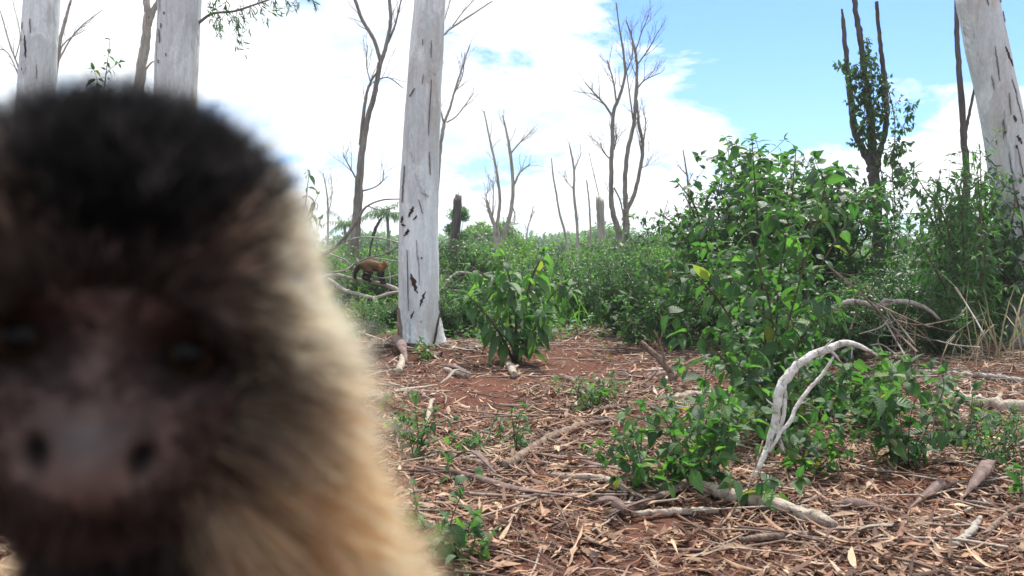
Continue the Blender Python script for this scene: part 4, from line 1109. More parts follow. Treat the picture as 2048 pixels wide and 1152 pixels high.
# low ground cover where the clearing ends
rng = np.random.default_rng(180)
mb = MB()
n = 9000
px = rng.uniform(500, 2150, n); Y = rng.uniform(6.6, 11, n)
edge = 7.0 + 0.35 * np.sin(px / 60) + 0.25 * np.sin(px / 23)
edge += np.where((px > 1090) & (px < 1200), 0.8, 0)
k = Y > edge
px, Y = px[k], Y[k]; n = len(px)
x = pxx(px, Y)
pos = np.stack([x, Y, gz(x, Y) * (Y < 9) + rng.uniform(0, .12, n)], -1)
d = unit(np.stack([rng.normal(0, 1, n), rng.normal(0, 1, n), rng.normal(.2, .3, n)], -1))
scatter(mb, SM, pos, orient(d, np.array([0, 0, 1.0]) + rng.normal(0, .3, (n, 3)), rng.uniform(.03, .08, n)), rng.uniform(.7, 1.2, (n, 1)) * np.ones(3), rng=rng)
mb.build('ground_cover', FOL, None, True, 'stuff')

# ------------------------------------------------------------------ fallen branches, logs, sticks and bark
def ground_path(pts, n, lift=None):
    """points (px, py, radius in px[, extra height]) lying on the ground as seen in the photograph"""
    q = []
    for p in pts:
        g0 = G(p[0], p[1])
        r = p[2] * g0[1] / F * 1.15
        q.append((g0[0], g0[1], g0[2] + r * 0.8 + 0.008 + (p[3] if len(p) > 3 else 0.0), r))
    return smooth_path(q, n)
def stick(label, pts, mat=STICK, group=None, seed=0, name='stick', sides=9, rough=0.07, forks=(), jag=0.6, knots=2):
    rng = np.random.default_rng(seed + 500)
    p = ground_path(pts, 22)
    c = p[len(p) // 2]
    mb = MB()
    q = p.copy(); q[:, :3] -= c[:3]
    q[1:-1, :3] += rng.normal(0, 0.15, (20, 3)) * q[1:-1, 3:4]
    add_tube(mb, q, sides, rough, rng=rng, jag=jag * q[-1, 3])
    for _ in range(knots):
        i = int(rng.integers(4, 18)); a = rng.uniform(0, 6.28)
        d = unit(np.array([math.cos(a), math.sin(a), .5])); r = q[i, 3]
        add_tube(mb, np.array([[*q[i, :3], r * .55], [*(q[i, :3] + d * r * 1.5), r * .4], [*(q[i, :3] + d * r * rng.uniform(1.9, 3)), r * .2]]), 5)
    o = mb.build(name, mat)
    o.location = c[:3].tolist()
    if not forks:
        return tag(o, label, name.replace('_', ' '), group)
    root = thing(name, label, name.replace('_', ' '), c[:3], group)
    o.name = 'main_stem'; o.parent = root; o.location = (0, 0, 0)
    for f in forks:
        fp = ground_path(f, 14)
        mb = MB(); add_tube(mb, fp, 7, rough, rng=rng)
        mb.build('side_branch', mat, root)
    return root
def bark_curl(label, pts, seed, open_=2.2, mat=BARKCURL, group=None, name='bark_strip', roll=0.0, thick=0.003, ends=(0.2, 0.85)):
    """a rolled sheet of bark: an open trough with a thickness"""
    rng = np.random.default_rng(seed + 900)
    p = ground_path(pts, 18)
    c = p[len(p) // 2].copy()
    p[:, :3] -= c[:3]
    t, n, b = frames(p)
    k = 9
    v = []
    rag_ = rng.uniform(-.8, 1.2, 9)
    for s in (0, 1):
        for i in range(len(p)):
            u = i / (len(p) - 1)
            op = 0.68 * open_ * (0.75 + 0.35 * math.sin(u * 5 + seed))
            r = 0.8 * p[i, 3] * (1 + 0.12 * math.sin(u * 9 + seed * 2)) * min(ends[0] + (1 - ends[0]) * min(1, 2.2 * u), ends[1] + (1 - ends[1]) * min(1, 2.2 * (1 - u))) - s * thick
            ang = np.linspace(-op, op, k) + roll + 0.5 * math.sin(u * 3 + seed)
            e = np.cross(t[i], [0, 0, 1.0]); e = e / max(np.linalg.norm(e), 1e-6); w = np.cross(e, t[i])
            w = w if w[2] > 0 else -w
            for a in ang:
                rr = r * (1 + 0.10 * abs(a) / op * rng.normal(1, .4))
                rag = t[i] * p[i, 3] * (0.9 if i == len(p) - 1 else -0.6 if i == 0 else 0) * rag_[int(round((a - roll) * 2.3)) % 9]
                v.append(p[i, :3] + rag + rr * (math.sin(a) * e + math.cos(a) * w))
    v = np.array(v); m_ = len(p) * k
    i = np.arange(len(p) - 1)[:, None] * k; j = np.arange(k - 1)[None]
    f1 = np.stack([i + j, i + j + 1, i + k + j + 1, i + k + j], -1).reshape(-1, 4)
    f2 = f1[:, ::-1] + m_
    a = np.arange(len(p) - 1) * k
    e1 = np.stack([a, a + k, a + k + m_, a + m_], -1); e2 = np.stack([a + k - 1, a + k - 1 + m_, a + 2 * k - 1 + m_, a + 2 * k - 1], -1)
    h = np.arange(k - 1)
    c1 = np.stack([h, h + m_, h + 1 + m_, h + 1], -1); o_ = (len(p) - 1) * k
    c2 = np.stack([o_ + h, o_ + h + 1, o_ + h + 1 + m_, o_ + h + m_], -1)
    o = MB().add(v, [f1, f2, e1, e2, c1, c2]).build(name, mat)
    o.location = c[:3].tolist()
    return tag(o, label, 'bark', group)

# the arched white branch
YW = 2.74
root = thing('arched_branch', 'bleached white forked branch arching up over the green plants', 'branch', G(1500, 985))
def wb(pts, nm, n=30, sides=10):
    mb = MB(); add_tube(mb, px_path([(a[0], a[1], a[2], a[3] * .3) for a in [(b_[0], b_[1], b_[2] * .82, b_[3]) for b_ in pts]], YW, n, 0.12), sides, 0.06, rng=np.random.default_rng(5), jag=.01)
    mb.build(nm, WHITEW, root)
wb([(1498, 985, 5, -.28), (1512, 945, 6, -.22), (1530, 905, 7.5, -.14), (1548, 850, 9, -.06), (1556, 800, 11.5, 0), (1566, 768, 12, .02), (1590, 735, 11, .06), (1630, 708, 10, .1), (1660, 697, 9.5, .14), (1690, 686, 8, .18), (1722, 694, 6, .22), (1752, 709, 2.6, .25)], 'main_stem', 44)
wb([(1556, 800, 8, 0), (1550, 830, 9, -.03), (1552, 862, 8, -.05), (1560, 885, 6.5, -.07), (1568, 903, 2, -.08)], 'torn_fork', 16)
wb([(1538, 905, 4.5, -.16), (1560, 868, 5, -.1), (1582, 840, 5.5, -.05), (1594, 812, 5.5, 0), (1620, 776, 5, .06), (1644, 750, 4.5, .1), (1668, 712, 3.6, .14)], 'side_branch', 24, 8)
wb([(1662, 702, 4, .14), (1672, 712, 3.4, .12), (1680, 722, 1.4, .11)], 'stub', 8, 6)
wb([(1566, 775, 7, .03), (1570, 800, 6, .03), (1566, 835, 5, .02), (1556, 872, 4, 0), (1540, 900, 3, -.08)], 'split_strand', 16, 7)
for k_, pts_ in enumerate([[(1600, 728, 3.4, .07), (1592, 716, 2.6, .05), (1588, 706, 1.2, .04)], [(1640, 704, 3, .1), (1650, 694, 2.2, .1), (1664, 680, 1, .1)], [(1553, 815, 3.4, -.01), (1540, 806, 2.4, -.03), (1534, 800, 1.2, -.04)], [(1700, 688, 2.6, .19), (1704, 700, 1.8, .19), (1703, 716, .8, .18)], [(1596, 808, 2.4, 0), (1606, 806, 1.8, 0), (1618, 798, .8, 0)]]):
    wb(pts_, 'stub', 7, 6)
# its lower twig leaning to the litter
stick('thin dark twig crossing under the foot of the white branch', [(1440, 1060, 1.6), (1480, 1020, 1.8), (1510, 985, 2, .06), (1525, 960, 1.6, .1)], STICK, None, 1, 'twig', 5)

# the fallen crown that the second monkey walks on
YB = 11.0
root = thing('fallen_tree_crown', 'fallen bare tree crown of grey branches that the small monkey walks along', 'fallen tree', base_of(640, YB))
def fb(pts, mat=DEADPALE, nm='branch', n=24):
    mb = MB(); add_tube(mb, px_path([(a[0], a[1], a[2] * .68, a[3]) for a in pts], YB, n, 0.10), 8, 0.06, rng=np.random.default_rng(len(pts)))
    return mb.build(nm, mat, root)
fb([(560, 610, 8, 0), (620, 568, 7, 0), (665, 550, 6, 0), (700, 556, 5.2, 0), (740, 563, 5, 0), (765, 568, 5.5, 0), (790, 578, 7, 0), (830, 600, 8, .1), (870, 622, 9, .2)])
fb([(600, 540, 6, .2), (650, 556, 5, .1), (675, 570, 5.5, 0), (690, 582, 6, -.1), (715, 588, 6, -.2), (748, 596, 5.5, -.3), (775, 588, 4.6, -.3), (800, 583, 3.5, -.3)])
fb([(748, 596, 6, -.3), (756, 612, 5, -.35), (766, 632, 4.5, -.4), (772, 644, 4, -.42)], WHITEW)
fb([(560, 560, 8, .5), (640, 512, 6.5, .4), (675, 490, 6, .4), (700, 462, 5, .4), (720, 430, 4, .4), (735, 412, 3, .4), (765, 400, 2.4, .4), (800, 398, 1.8, .4)], DEAD)
fb([(680, 486, 3, .4), (720, 475, 2.6, .3), (760, 476, 2.2, .3), (800, 486, 2, .3)], DEADPALE)
fb([(640, 500, 2.6, .6), (690, 520, 2.4, .5), (700, 530, 2, .5)])
fb([(690, 540, 2.4, .3), (730, 518, 2.2, .2), (770, 508, 2.6, .1), (800, 492, 2.8, 0), (830, 480, 3, 0)], DEAD)
fb([(700, 535, 2.2, .3), (735, 517, 2, .3), (790, 522, 1.8, .3), (810, 524, 1.6, .3)])
fb([(665, 545, 2.4, 0), (690, 540, 2.4, 0), (705, 530, 2, .1), (712, 520, 1.4, .1)])
fb([(745, 475, 4.2, .6), (752, 455, 4.6, .6), (763, 435, 3.6, .6)], DARKB)
fb([(752, 460, 2.6, .6), (742, 490, 2.6, .6), (738, 530, 2.6, .6)], DARKB)
fb([(775, 530, 1.6, .4), (780, 560, 2.4, .3), (772, 600, 2.6, .2), (760, 640, 2.4, .1), (752, 690, 2.2, 0)], DEAD)
fb([(715, 590, 2, -.2), (700, 610, 1.8, -.2), (718, 625, 1.6, -.3), (735, 650, 1.2, -.3)])
fb([(735, 412, 1.8, .4), (760, 420, 1.6, .4), (790, 415, 1.2, .4)], DEAD)
fb([(730, 545, 1.6, -.1), (765, 556, 1.8, -.1), (800, 548, 1.5, -.1)])
fb([(870, 600, 4.4, .2), (885, 578, 4, .2), (905, 552, 4.2, .2), (925, 545, 4.2, .2), (955, 550, 4, .2), (985, 554, 3.8, .2), (1030, 556, 2.4, .2)])
fb([(960, 551, 3, .2), (985, 545, 2.6, .2), (1020, 543, 2, .2)])
fb([(870, 600, 4, .4), (890, 580, 4, .4), (920, 560, 3.4, .4), (950, 535, 2.6, .4)], DARKB)
fb([(870, 580, 3, .5), (910, 581, 2.8, .5), (945, 582, 2, .5)])
fb([(560, 610, 9, 0), (540, 660, 9, 0), (520, 690, 9.5, 0)], DEAD, 'trunk')

# branch arch and bare twig tangle in the shade on the right
YR = 5.6
root = thing('arched_dead_branch', 'brown dead branch arching in the shade under the three-pronged tree', 'branch', base_of(1700, YR))
for pts in ([(1620, 650, 8, .2), (1650, 628, 8, .1), (1690, 606, 6, 0), (1720, 604, 5.4, 0), (1755, 612, 5, 0), (1790, 603, 5, .1), (1820, 605, 5, .2), (1855, 618, 4, .2), (1880, 640, 3, .2)], [(1755, 612, 3, 0), (1770, 600, 3, 0), (1785, 602, 2.6, .05)]):
    mb = MB(); add_tube(mb, px_path(pts, YR, 26, .12), 8, .06); mb.build('branch', DEADPALE, root)
root = thing('bare_brush', 'tangle of thin bare grey twigs leaning down to the litter behind the white branch', 'brush', base_of(1780, 5.0))
rngt = np.random.default_rng(77)
for k, pts in enumerate([[(1655, 530, 2.2), (1735, 600, 2.2), (1790, 660, 2.4), (1835, 705, 2.6)], [(1730, 570, 1.6), (1790, 640, 1.8), (1830, 690, 2)], [(1735, 600, 1.6), (1800, 630, 1.5), (1860, 655, 1.2)], [(1750, 610, 1.8), (1780, 660, 1.8), (1815, 720, 2)], [(1790, 640, 1.5), (1840, 650, 1.3), (1900, 640, 1)], [(1910, 575, 1.6), (1940, 620, 1.6), (1968, 670, 1.8), (1975, 700, 1.8)], [(1700, 660, 1.6), (1712, 625, 1.5), (1710, 600, 1.2)], [(1718, 668, 1.4), (1760, 655, 1.6), (1775, 640, 1.2)], [(1820, 600, 1.2), (1800, 650, 1.4), (1790, 700, 1.6)], [(1870, 680, 1.2), (1910, 690, 1.6), (1960, 695, 1.8)], [(1655, 545, 1), (1690, 548, 1.2), (1720, 560, 1)], [(1740, 690, 1.5), (1765, 690, 1.6), (1800, 715, 1.6)]]):
    mb = MB(); p = px_path([(a[0], a[1], a[2], rngt.normal(0, .12)) for a in pts], 5.0, 16)
    add_tube(mb, p, 5, cap=False); twigs_on(mb, p, rngt, 1, .25, .2, 5, .8, 0, .0012, 3)
    mb.build('twig', DEADPALE if k % 2 else STICK, root)
root = thing('dead_shrub', 'dead brown shrub stems with pale twigs at the end of the path', 'shrub', G(1345, 770))
for k, pts in enumerate([[(1352, 775, 8), (1335, 735, 7), (1305, 705, 6), (1283, 683, 3.4)], [(1345, 770, 4), (1330, 720, 3), (1322, 690, 2), (1308, 660, 1.3)], [(1340, 740, 2.6), (1320, 715, 2), (1285, 700, 1.6), (1255, 695, 1.2)], [(1345, 765, 4.6), (1370, 730, 3.6), (1400, 716, 3, .1), (1440, 704, 2, .2)], [(1318, 690, 1.6), (1325, 660, 1.4), (1322, 630, 1)], [(1312, 745, 2, -.1), (1290, 765, 2.2, -.15), (1262, 790, 2, -.2)]]):
    mb = MB(); p = px_path(pts, G(1345, 770)[1], 14, .15); add_tube(mb, p, 7, .07); twigs_on(mb, p, rngt, 1, .12, .3, 3, .8, .2, .001, 3)
    mb.build('stem', STICK, root)

stick('long brown stick lying diagonally across the middle of the litter', [(1008, 945, 9), (1040, 926, 8.5), (1090, 893, 8), (1140, 870, 7.6), (1180, 858, 6.5), (1215, 852, 4.5)], STICK, None, 2, sides=12)
stick('thin twig resting on the long diagonal stick', [(1075, 870, 2, .01), (1095, 893, 2, .02), (1140, 905, 2), (1170, 912, 1.6)], STICK, None, 3, 'twig', 5)
stick('pale log half buried right of the leafy sprig', [(1905, 815, 11), (1950, 820, 12), (2000, 826, 12.5), (2075, 832, 13)], LOGM, None, 4, 'log', 14, .05)
stick('dark brown broken log under the white branch foot', [(1395, 985, 9), (1440, 1000, 12), (1500, 1018, 13), (1550, 1028, 13), (1610, 1048, 13), (1668, 1068, 9)], LOGM, None, 5, 'log', 14, .08, jag=1.5)
stick('pale stick below the leafy sprigs left of the broken log', [(1265, 1040, 5), (1320, 1037, 6), (1380, 1034, 6.5), (1435, 1032, 5)], LOGM, None, 6)
stick('pale cream stick end showing at the foot of the tall shrub', [(1330, 808, 6), (1365, 803, 7.5), (1405, 800, 7.5), (1440, 804, 6)], LOGM, None, 7)
stick('upper of two pale sticks under the tall shrub edge', [(1255, 872, 3), (1310, 870, 4.5), (1380, 872, 5), (1420, 878, 5)], LOGM, None, 8)
stick('grey lower stick of two lying under the tall shrub edge', [(1290, 874, 3, .01), (1340, 878, 5), (1390, 884, 6), (1425, 884, 6)], DEADPALE, None, 9)
stick('dark stick reaching from the torn bark towards the low leaves', [(1215, 1040, 7), (1280, 1022, 7), (1340, 995, 6.5), (1380, 972, 6), (1415, 962, 4)], STICK, None, 10)
stick('short dark stick behind the wilting path plant', [(1122, 760, 5), (1140, 768, 5.5), (1160, 778, 4.5)], STICK, None, 11)
stick('long low stick behind the wilting path plant', [(1175, 780, 3), (1240, 775, 3.6), (1310, 782, 4), (1370, 790, 4)], STICK, None, 12)
stick('brown stick right of the wilting path plant', [(1185, 832, 4.5), (1220, 824, 5), (1260, 819, 4)], STICK, None, 13)
stick('pale curved stick beside the leggy plant by the near monkey', [(850, 862, 4), (858, 835, 4.5), (862, 812, 4), (868, 806, 3)], LOGM, None, 14)
stick('thin long twig on the bare earth left of the path', [(760, 770, 2), (800, 778, 2.4), (840, 792, 2), (862, 805, 1.6)], DEADPALE, None, 15, 'twig', 5)
stick('dark stick in the litter below the leggy plant', [(880, 915, 5), (915, 925, 5.5), (955, 935, 5), (975, 940, 4)], STICK, None, 16)
stick('pale short stick propped among the bark left of the central trunk', [(797, 752, 6), (803, 735, 6.5), (808, 722, 5)], LOGM, None, 17)
stick('pale stick right of the central trunk foot', [(890, 745, 4), (910, 752, 5), (935, 758, 4.6)], LOGM, None, 18)
stick('short pale stub lying at the foot of the drooping sapling', [(1016, 735, 6), (1022, 745, 6.5), (1028, 758, 6)], LOGM, None, 19)
stick('long pale split stick across the litter in front of the broken log', [(1095, 958, 4), (1150, 965, 5.5), (1205, 968, 6), (1240, 985, 5.5), (1280, 1002, 4)], LOGM, None, 20)
stick('reddish brown stick at the right bottom, below the broken log', [(1480, 1092, 6), (1540, 1088, 7), (1600, 1082, 6.5), (1660, 1076, 4)], STICK, None, 21)
stick('curved pale twig lying right of the broken log', [(1700, 1082, 3.6), (1770, 1062, 3.8), (1830, 1052, 3.6), (1900, 1042, 3), (1950, 1020, 2.4)], LOGM, None, 22, 'twig', 6)
stick('curved grey stick at the right bottom edge of the litter', [(1905, 1105, 7), (1935, 1082, 7), (1952, 1060, 6), (1960, 1045, 4)], DEADPALE, None, 23)
stick('rough dark stick at the right edge near the two bark rolls', [(1960, 1090, 5), (1990, 1060, 5.5), (2020, 1036, 5), (2050, 1020, 4)], STICK, None, 24)
stick('thin dark twig standing at a slant in front of the torn bark', [(1148, 1100, 1.6), (1130, 1055, 1.6, .01), (1105, 1020, 1.5, .02), (1092, 1000, 1.2, .03)], STICK, None, 25, 'twig', 5)
stick('pale stick lying along the litter behind the pale crown of leaves', [(1655, 768, 4), (1690, 764, 4.5), (1740, 762, 4)], LOGM, None, 26)
stick('grey stick behind the upright bark splinter', [(1850, 750, 3.6), (1920, 755, 4.5), (1990, 762, 5), (2050, 772, 5)], DEADPALE, None, 27)
stick('rust brown branch lying in front of the shadowy bushes', [(1780, 722, 5), (1830, 712, 6), (1870, 708, 5)], STICK, None, 28)
stick('thin twig bent over the litter at the bottom middle', [(1020, 1060, 2), (1040, 1075, 2.2), (1060, 1100, 2)], STICK, None, 29, 'twig', 5)
# upright bark splinter
mb = MB()
gS = G(1868, 852)
pS = smooth_path(np.array([np.r_[P(1868, 852, gS[1]), .010], np.r_[P(1876, 812, gS[1]), .013], np.r_[P(1880, 780, gS[1]), .014], np.r_[P(1884, 745, gS[1]), .003]]), 12)
add_tube(mb, pS, 7, .14)
tag(mb.build('bark_splinter', LOGM), 'grey bark splinter standing upright left of the pale log', 'bark')

bark_curl('long torn bark roll sweeping through the near litter', [(845, 945, 8), (900, 958, 11), (960, 975, 12), (1020, 998, 12), (1090, 1012, 12), (1150, 1018, 11), (1185, 1024, 8)], 1, 2.0)
bark_curl('broad reddish torn bark sheet behind the long bark roll', [(895, 935, 10), (930, 945, 22), (965, 958, 18), (990, 965, 8)], 2, 1.1)
bark_curl('curled dark bark end where the long roll meets the dark stick', [(1175, 1025, 10), (1200, 1032, 17), (1225, 1030, 18), (1250, 1038, 10)], 3, 2.4, roll=.6)
bark_curl('bark roll pointing up towards the low leaves, right of the curled end', [(1215, 1048, 8), (1260, 1032, 10), (1330, 1005, 9), (1400, 970, 6)], 4, 2.3)
bark_curl('smooth purplish bark roll right of the broken log', [(1618, 1030, 6), (1680, 1026, 11), (1730, 1028, 12), (1800, 1040, 6)], 5, 2.2)
bark_curl('bark roll with a twisted neck pointing up to the dark stemmed plant', [(1815, 1032, 7), (1850, 1008, 11), (1880, 990, 14), (1905, 982, 12), (1915, 978, 7)], 6, 2.2)
bark_curl('largest dark purplish bark sheet tilted at the right edge', [(1925, 1010, 8), (1950, 990, 18), (1980, 968, 22), (2008, 945, 8)], 7, 1.6, roll=-.3)
bark_curl('thin rusty bark strip behind the smooth bark roll', [(1690, 1018, 4), (1750, 1020, 6), (1820, 1030, 5)], 8, 1.4)
bark_curl('orange brown bark flake at the bottom right of the broken log', [(1640, 1100, 6), (1670, 1088, 13), (1705, 1078, 8)], 9, 1.0)
bark_curl('pale bark trough lying under the curved pale twig', [(1690, 1090, 6), (1730, 1080, 11), (1790, 1068, 9)], 10, 1.3, LOGM)
bark_curl('big dark bark piece piled at the left of the central trunk foot', [(765, 700, 6), (785, 706, 13), (805, 722, 11), (815, 735, 6)], 11, 1.6)
bark_curl('pale bark piece at the edge of the near monkey, left of the trunk', [(735, 725, 8), (750, 715, 11), (762, 708, 7)], 12, 1.3, LOGM)
bark_curl('bark strip lying towards the viewer right of the central trunk', [(880, 738, 5), (905, 745, 8), (945, 762, 6)], 13, 1.6)
bark_curl('flat pale bark sheet on the bare earth left of the path', [(880, 775, 6), (910, 768, 13), (945, 765, 9)], 14, 0.8, DEADPALE)
bark_curl('creamy split bark strip in the middle of the near litter', [(1195, 972, 5), (1230, 985, 9), (1290, 1010, 5)], 15, 1.5, LOGM)
GM = [('central trunk foot', 845, 715), ('drooping sapling', 1030, 725), ('bare red path', 940, 800), ('long diagonal stick', 1110, 890), ('wilting path plant', 1190, 815), ('dead brown shrub', 1345, 770), ('cream stick end', 1380, 805), ('two pale sticks', 1340, 878), ('curled bark end', 1210, 1030), ('broken log', 1550, 1030), ('white branch foot', 1500, 985), ('dark stemmed plant', 1815, 935), ('pale log', 2000, 826), ('upright splinter', 1868, 850), ('purplish bark sheet', 1970, 980), ('seedling pair', 908, 985), ('bottom leaf clump', 890, 1110), ('upright green sprig', 1032, 905), ('leggy plant', 838, 925), ('near monkey', 600, 1000), ('near monkey shoulder', 400, 800), ('cream eucalyptus foot', 345, 700), ('leftmost eucalyptus foot', 60, 665), ('low green plant', 1400, 985), ('dry stalk tuft', 1985, 715), ('long torn bark roll', 1050, 1000), ('smooth purplish roll', 1710, 1030)]
GMW = [(nm_, G(a_, b_)) for nm_, a_, b_ in GM]
_lab = set()
def spot_label(what, x, y, tries=9):
    for nm_, g_ in sorted(GMW, key=lambda a: (a[1][0] - x) ** 2 + (a[1][1] - y) ** 2)[:tries]:
        dx, dy_ = x - g_[0], y - g_[1]
        rel = ('right of' if dx > 0 else 'left of') if abs(dx) > abs(dy_) else ('beyond' if dy_ > 0 else 'in front of')
        d_ = math.hypot(dx, dy_)
        lab = '%s %s the %s' % (what, ('close ' if rel in ('right of', 'left of') else 'just ') + rel if d_ < .35 else rel if d_ < .9 else 'well ' + rel, nm_)
        if lab not in _lab:
            break
    _lab.add(lab); return lab
# many lesser strips
rngk = np.random.default_rng(991)
protos = []
for k in range(7):
    o = bark_curl('x', [(1000, 900, rngk.uniform(2.4, 4.4)), (1030, 900 + rngk.uniform(-5, 5), rngk.uniform(4, 8)), (1060 + rngk.uniform(-10, 40), 900, rngk.uniform(2, 4.4))], 20 + k, rngk.uniform(1.0, 2.3), [BARKCURL, LOGM, BARKCURL, STICK, LOGM, BARKCURL, DEADPALE][k], thick=.002)
    protos.append(o)
xk, yk = sample_floor(190, 1.9, 8.6, 0.3, 0.8)
xk = np.concatenate([xk, rngk.normal(-0.62, 0.30, 34)]); yk = np.concatenate([yk, rngk.normal(6.35, 0.20, 34)])
ok_ = (np.hypot(xk + 0.62, yk - 6.55) > .2); xk = xk[ok_]; yk = yk[ok_]
for k in range(len(xk)):
    src = protos[k % 7]
    o = src if k < 7 else src.copy()
    if k >= 7: col.objects.link(o)
    o.location = (xk[k], yk[k], float(gz(xk[k], yk[k])) + 0.015)
    o.rotation_euler = (rngk.normal(0, .12), rngk.normal(0, .12), rngk.uniform(0, 6.28))
    s = rngk.uniform(.75, 1.8); o.scale = (s, s, s)
    tag(o, spot_label(('short ' if s < .85 else 'long ' if s > 1.2 else 'curled ') + ['brown', 'cream', 'dark', 'tan', 'pale', 'reddish', 'grey'][k % 7] + ' bark strip', xk[k], yk[k]), 'bark', 'loose bark strips scattered in the litter')
protos = []
for k in range(6):
    o = stick('x', [(1000, 900, rngk.uniform(1.5, 3)), (1035, 900 + rngk.uniform(-9, 9), rngk.uniform(1.6, 3.2)), (1080, 900 + rngk.uniform(-6, 6), 1.6), (1110, 900, 1)], [STICK, LOGM, DEADPALE, STICK, DEAD, LOGM][k], None, 40 + k, sides=6)
    protos.append(o)
xk, yk = sample_floor(190, 1.9, 8.8, 0.3, 0.8)
for k in range(len(xk)):
    src = protos[k % 6]
    o = src if k < 6 else src.copy()
    if k >= 6: col.objects.link(o)
    o.location = (xk[k], yk[k], float(gz(xk[k], yk[k])) + 0.01)
    o.rotation_euler = (rngk.normal(0, .06), rngk.normal(0, .06), rngk.uniform(0, 6.28))
    s = rngk.uniform(.6, 1.6); o.scale = (s, s, s)
    tag(o, spot_label(('short ' if s < .85 else 'long ' if s > 1.25 else 'thin ') + ['brown', 'cream', 'whitish', 'tan', 'grey', 'pale'][k % 6] + ' stick', xk[k], yk[k]), 'stick', 'loose sticks scattered in the litter')

# ------------------------------------------------------------------ monkeys
def fur_mat(name, trans=0.6):
    m, nt = new_mat(name)
    c = attr(nt, 'tint').outputs['Color']
    p = principled(nt, c, 0.55, 0.35)
    tr = nt.nodes.new('ShaderNodeBsdfTranslucent')
    nt.links.new(c, tr.inputs[0])
    mx = N(nt, 'ShaderNodeMixShader', n_0=trans)
    nt.links.new(p, mx.inputs[1]); nt.links.new(tr.outputs[0], mx.inputs[2])
    finish(nt, mx.outputs[0])
    return m
FUR = fur_mat('fur')
m, nt = new_mat('monkey_skin')
nn = noise(nt, 220.0, 4.0)
c = mixc(nt, 1.0, attr(nt, 'tint').outputs['Color'], ramp(nt, nn, [(0.3, 0.75), (0.7, 1.15)]), 'MULTIPLY')
finish(nt, principled(nt, c, 0.7, 0.12, bump(nt, nn, 0.25, 0.001)))
SKIN = m
m, nt = new_mat('monkey_eye')
tco = nt.nodes.new('ShaderNodeTexCoord').outputs['Object']
s = N(nt, 'ShaderNodeSeparateXYZ'); nt.links.new(tco, s.inputs[0])
rr = math_n(nt, 'SQRT', math_n(nt, 'ADD', math_n(nt, 'MULTIPLY', s.outputs[0], s.outputs[0]), math_n(nt, 'MULTIPLY', s.outputs[2], s.outputs[2])))
c = ramp(nt, math_n(nt, 'MULTIPLY', rr, 100.0), [(0.24, (0.003, 0.003, 0.003)), (0.28, (0.022, 0.014, 0.007)), (0.50, (0.012, 0.008, 0.005)), (0.56, (0.015, 0.012, 0.011))])
finish(nt, principled(nt, c, 0.10, 0.11))
EYE = m

def blob(mb, c, r, n=28):
    """closed ellipsoid"""
    th = np.linspace(0, np.pi, n); ph = np.arange(2 * n) * np.pi / n
    T_, P_ = np.meshgrid(th[1:-1], ph, indexing='ij')
    v = np.stack([np.sin(T_) * np.cos(P_), np.sin(T_) * np.sin(P_), np.cos(T_)], -1).reshape(-1, 3)
    v = np.vstack([v, [0, 0, 1], [0, 0, -1]]) * r + c
    k = 2 * n; i = np.arange(n - 3)[:, None] * k; j = np.arange(k)[None]; j2 = (j + 1) % k
    q = np.stack([i + j, i + k + j, i + k + j2, i + j2], -1).reshape(-1, 4)
    m_ = (n - 2) * k; jj = np.arange(k); jn = (jj + 1) % k
    mb.add(v, [q, np.stack([np.full(k, m_), jj, jn], -1), np.stack([np.full(k, m_ + 1), m_ - k + jn, m_ - k + jj], -1)])
def limb(mb, pts, sides=14, n=24):
    p = smooth_path(np.array(pts, float), n)
    v, f, uv = tube(p, sides); mb.add(v, f)
    for e in (p[0], p[-1]):
        blob(mb, e[:3], e[3] * np.ones(3), 10)
def fuse(mb, voxel, it):
    """the closed pieces are fused into one continuous skin"""
    me = mb.mesh('body', SKIN)
    o = bpy.data.objects.new('tmp', me); col.objects.link(o)
    r = o.modifiers.new('r', 'REMESH'); r.mode = 'VOXEL'; r.voxel_size = voxel; r.use_smooth_shade = True
    s = o.modifiers.new('s', 'SMOOTH'); s.factor = 0.5; s.iterations = it
    dg = bpy.context.evaluated_depsgraph_get()
    out = bpy.data.meshes.new_from_object(o.evaluated_get(dg), depsgraph=dg)
    bpy.data.objects.remove(o)
    bpy.data.meshes.remove(me)
    return out
def mesh_arrays(me):
    v = np.empty(len(me.vertices) * 3); me.vertices.foreach_get('co', v); v = v.reshape(-1, 3)
    nrm = np.empty(len(me.vertices) * 3); me.vertices.foreach_get('normal', nrm); nrm = nrm.reshape(-1, 3)
    return v, nrm
def set_tint(me, c, mat):
    for a in ('tint',):
        if a in me.attributes: me.attributes.remove(me.attributes[a])
    a = me.attributes.new('tint', 'FLOAT_COLOR', 'POINT')
    a.data.foreach_set('color', np.c_[c, np.ones(len(c))].ravel())
    me.materials.clear(); me.materials.append(mat)
def hairs(mb, pos, dr, ln, wd, col_root, col_tip, rng, curl=0.25):
    """tapered hair blades, three segments each"""
    n = len(pos)
    side = unit(np.cross(dr, rng.normal(0, 1, (n, 3))))
    bend = unit(np.cross(side, dr)) * (curl * rng.normal(0.4, 0.6, (n, 1))) + np.array([0, 0, -0.18])
    V = []; C = []
    for k, t in enumerate((0.0, 0.35, 0.7, 1.0)):
        c = pos + dr * (ln * t)[:, None] + bend * (ln * t * t)[:, None]
        w = wd * (1 - 0.85 * t)
        V.append(c - side * w[:, None]); V.append(c + side * w[:, None])
        cc = col_root * (1 - t) + col_tip * t
        C.append(cc); C.append(cc)
    V = np.stack(V, 1); C = np.stack(C, 1)
    b = (np.arange(n) * 8)[:, None]
    f = np.concatenate([b + np.array([[0, 1, 3, 2]]), b + np.array([[2, 3, 5, 4]]), b + np.array([[4, 5, 7, 6]])])
    mb.add(V.reshape(-1, 3), f, C.reshape(-1, 3))
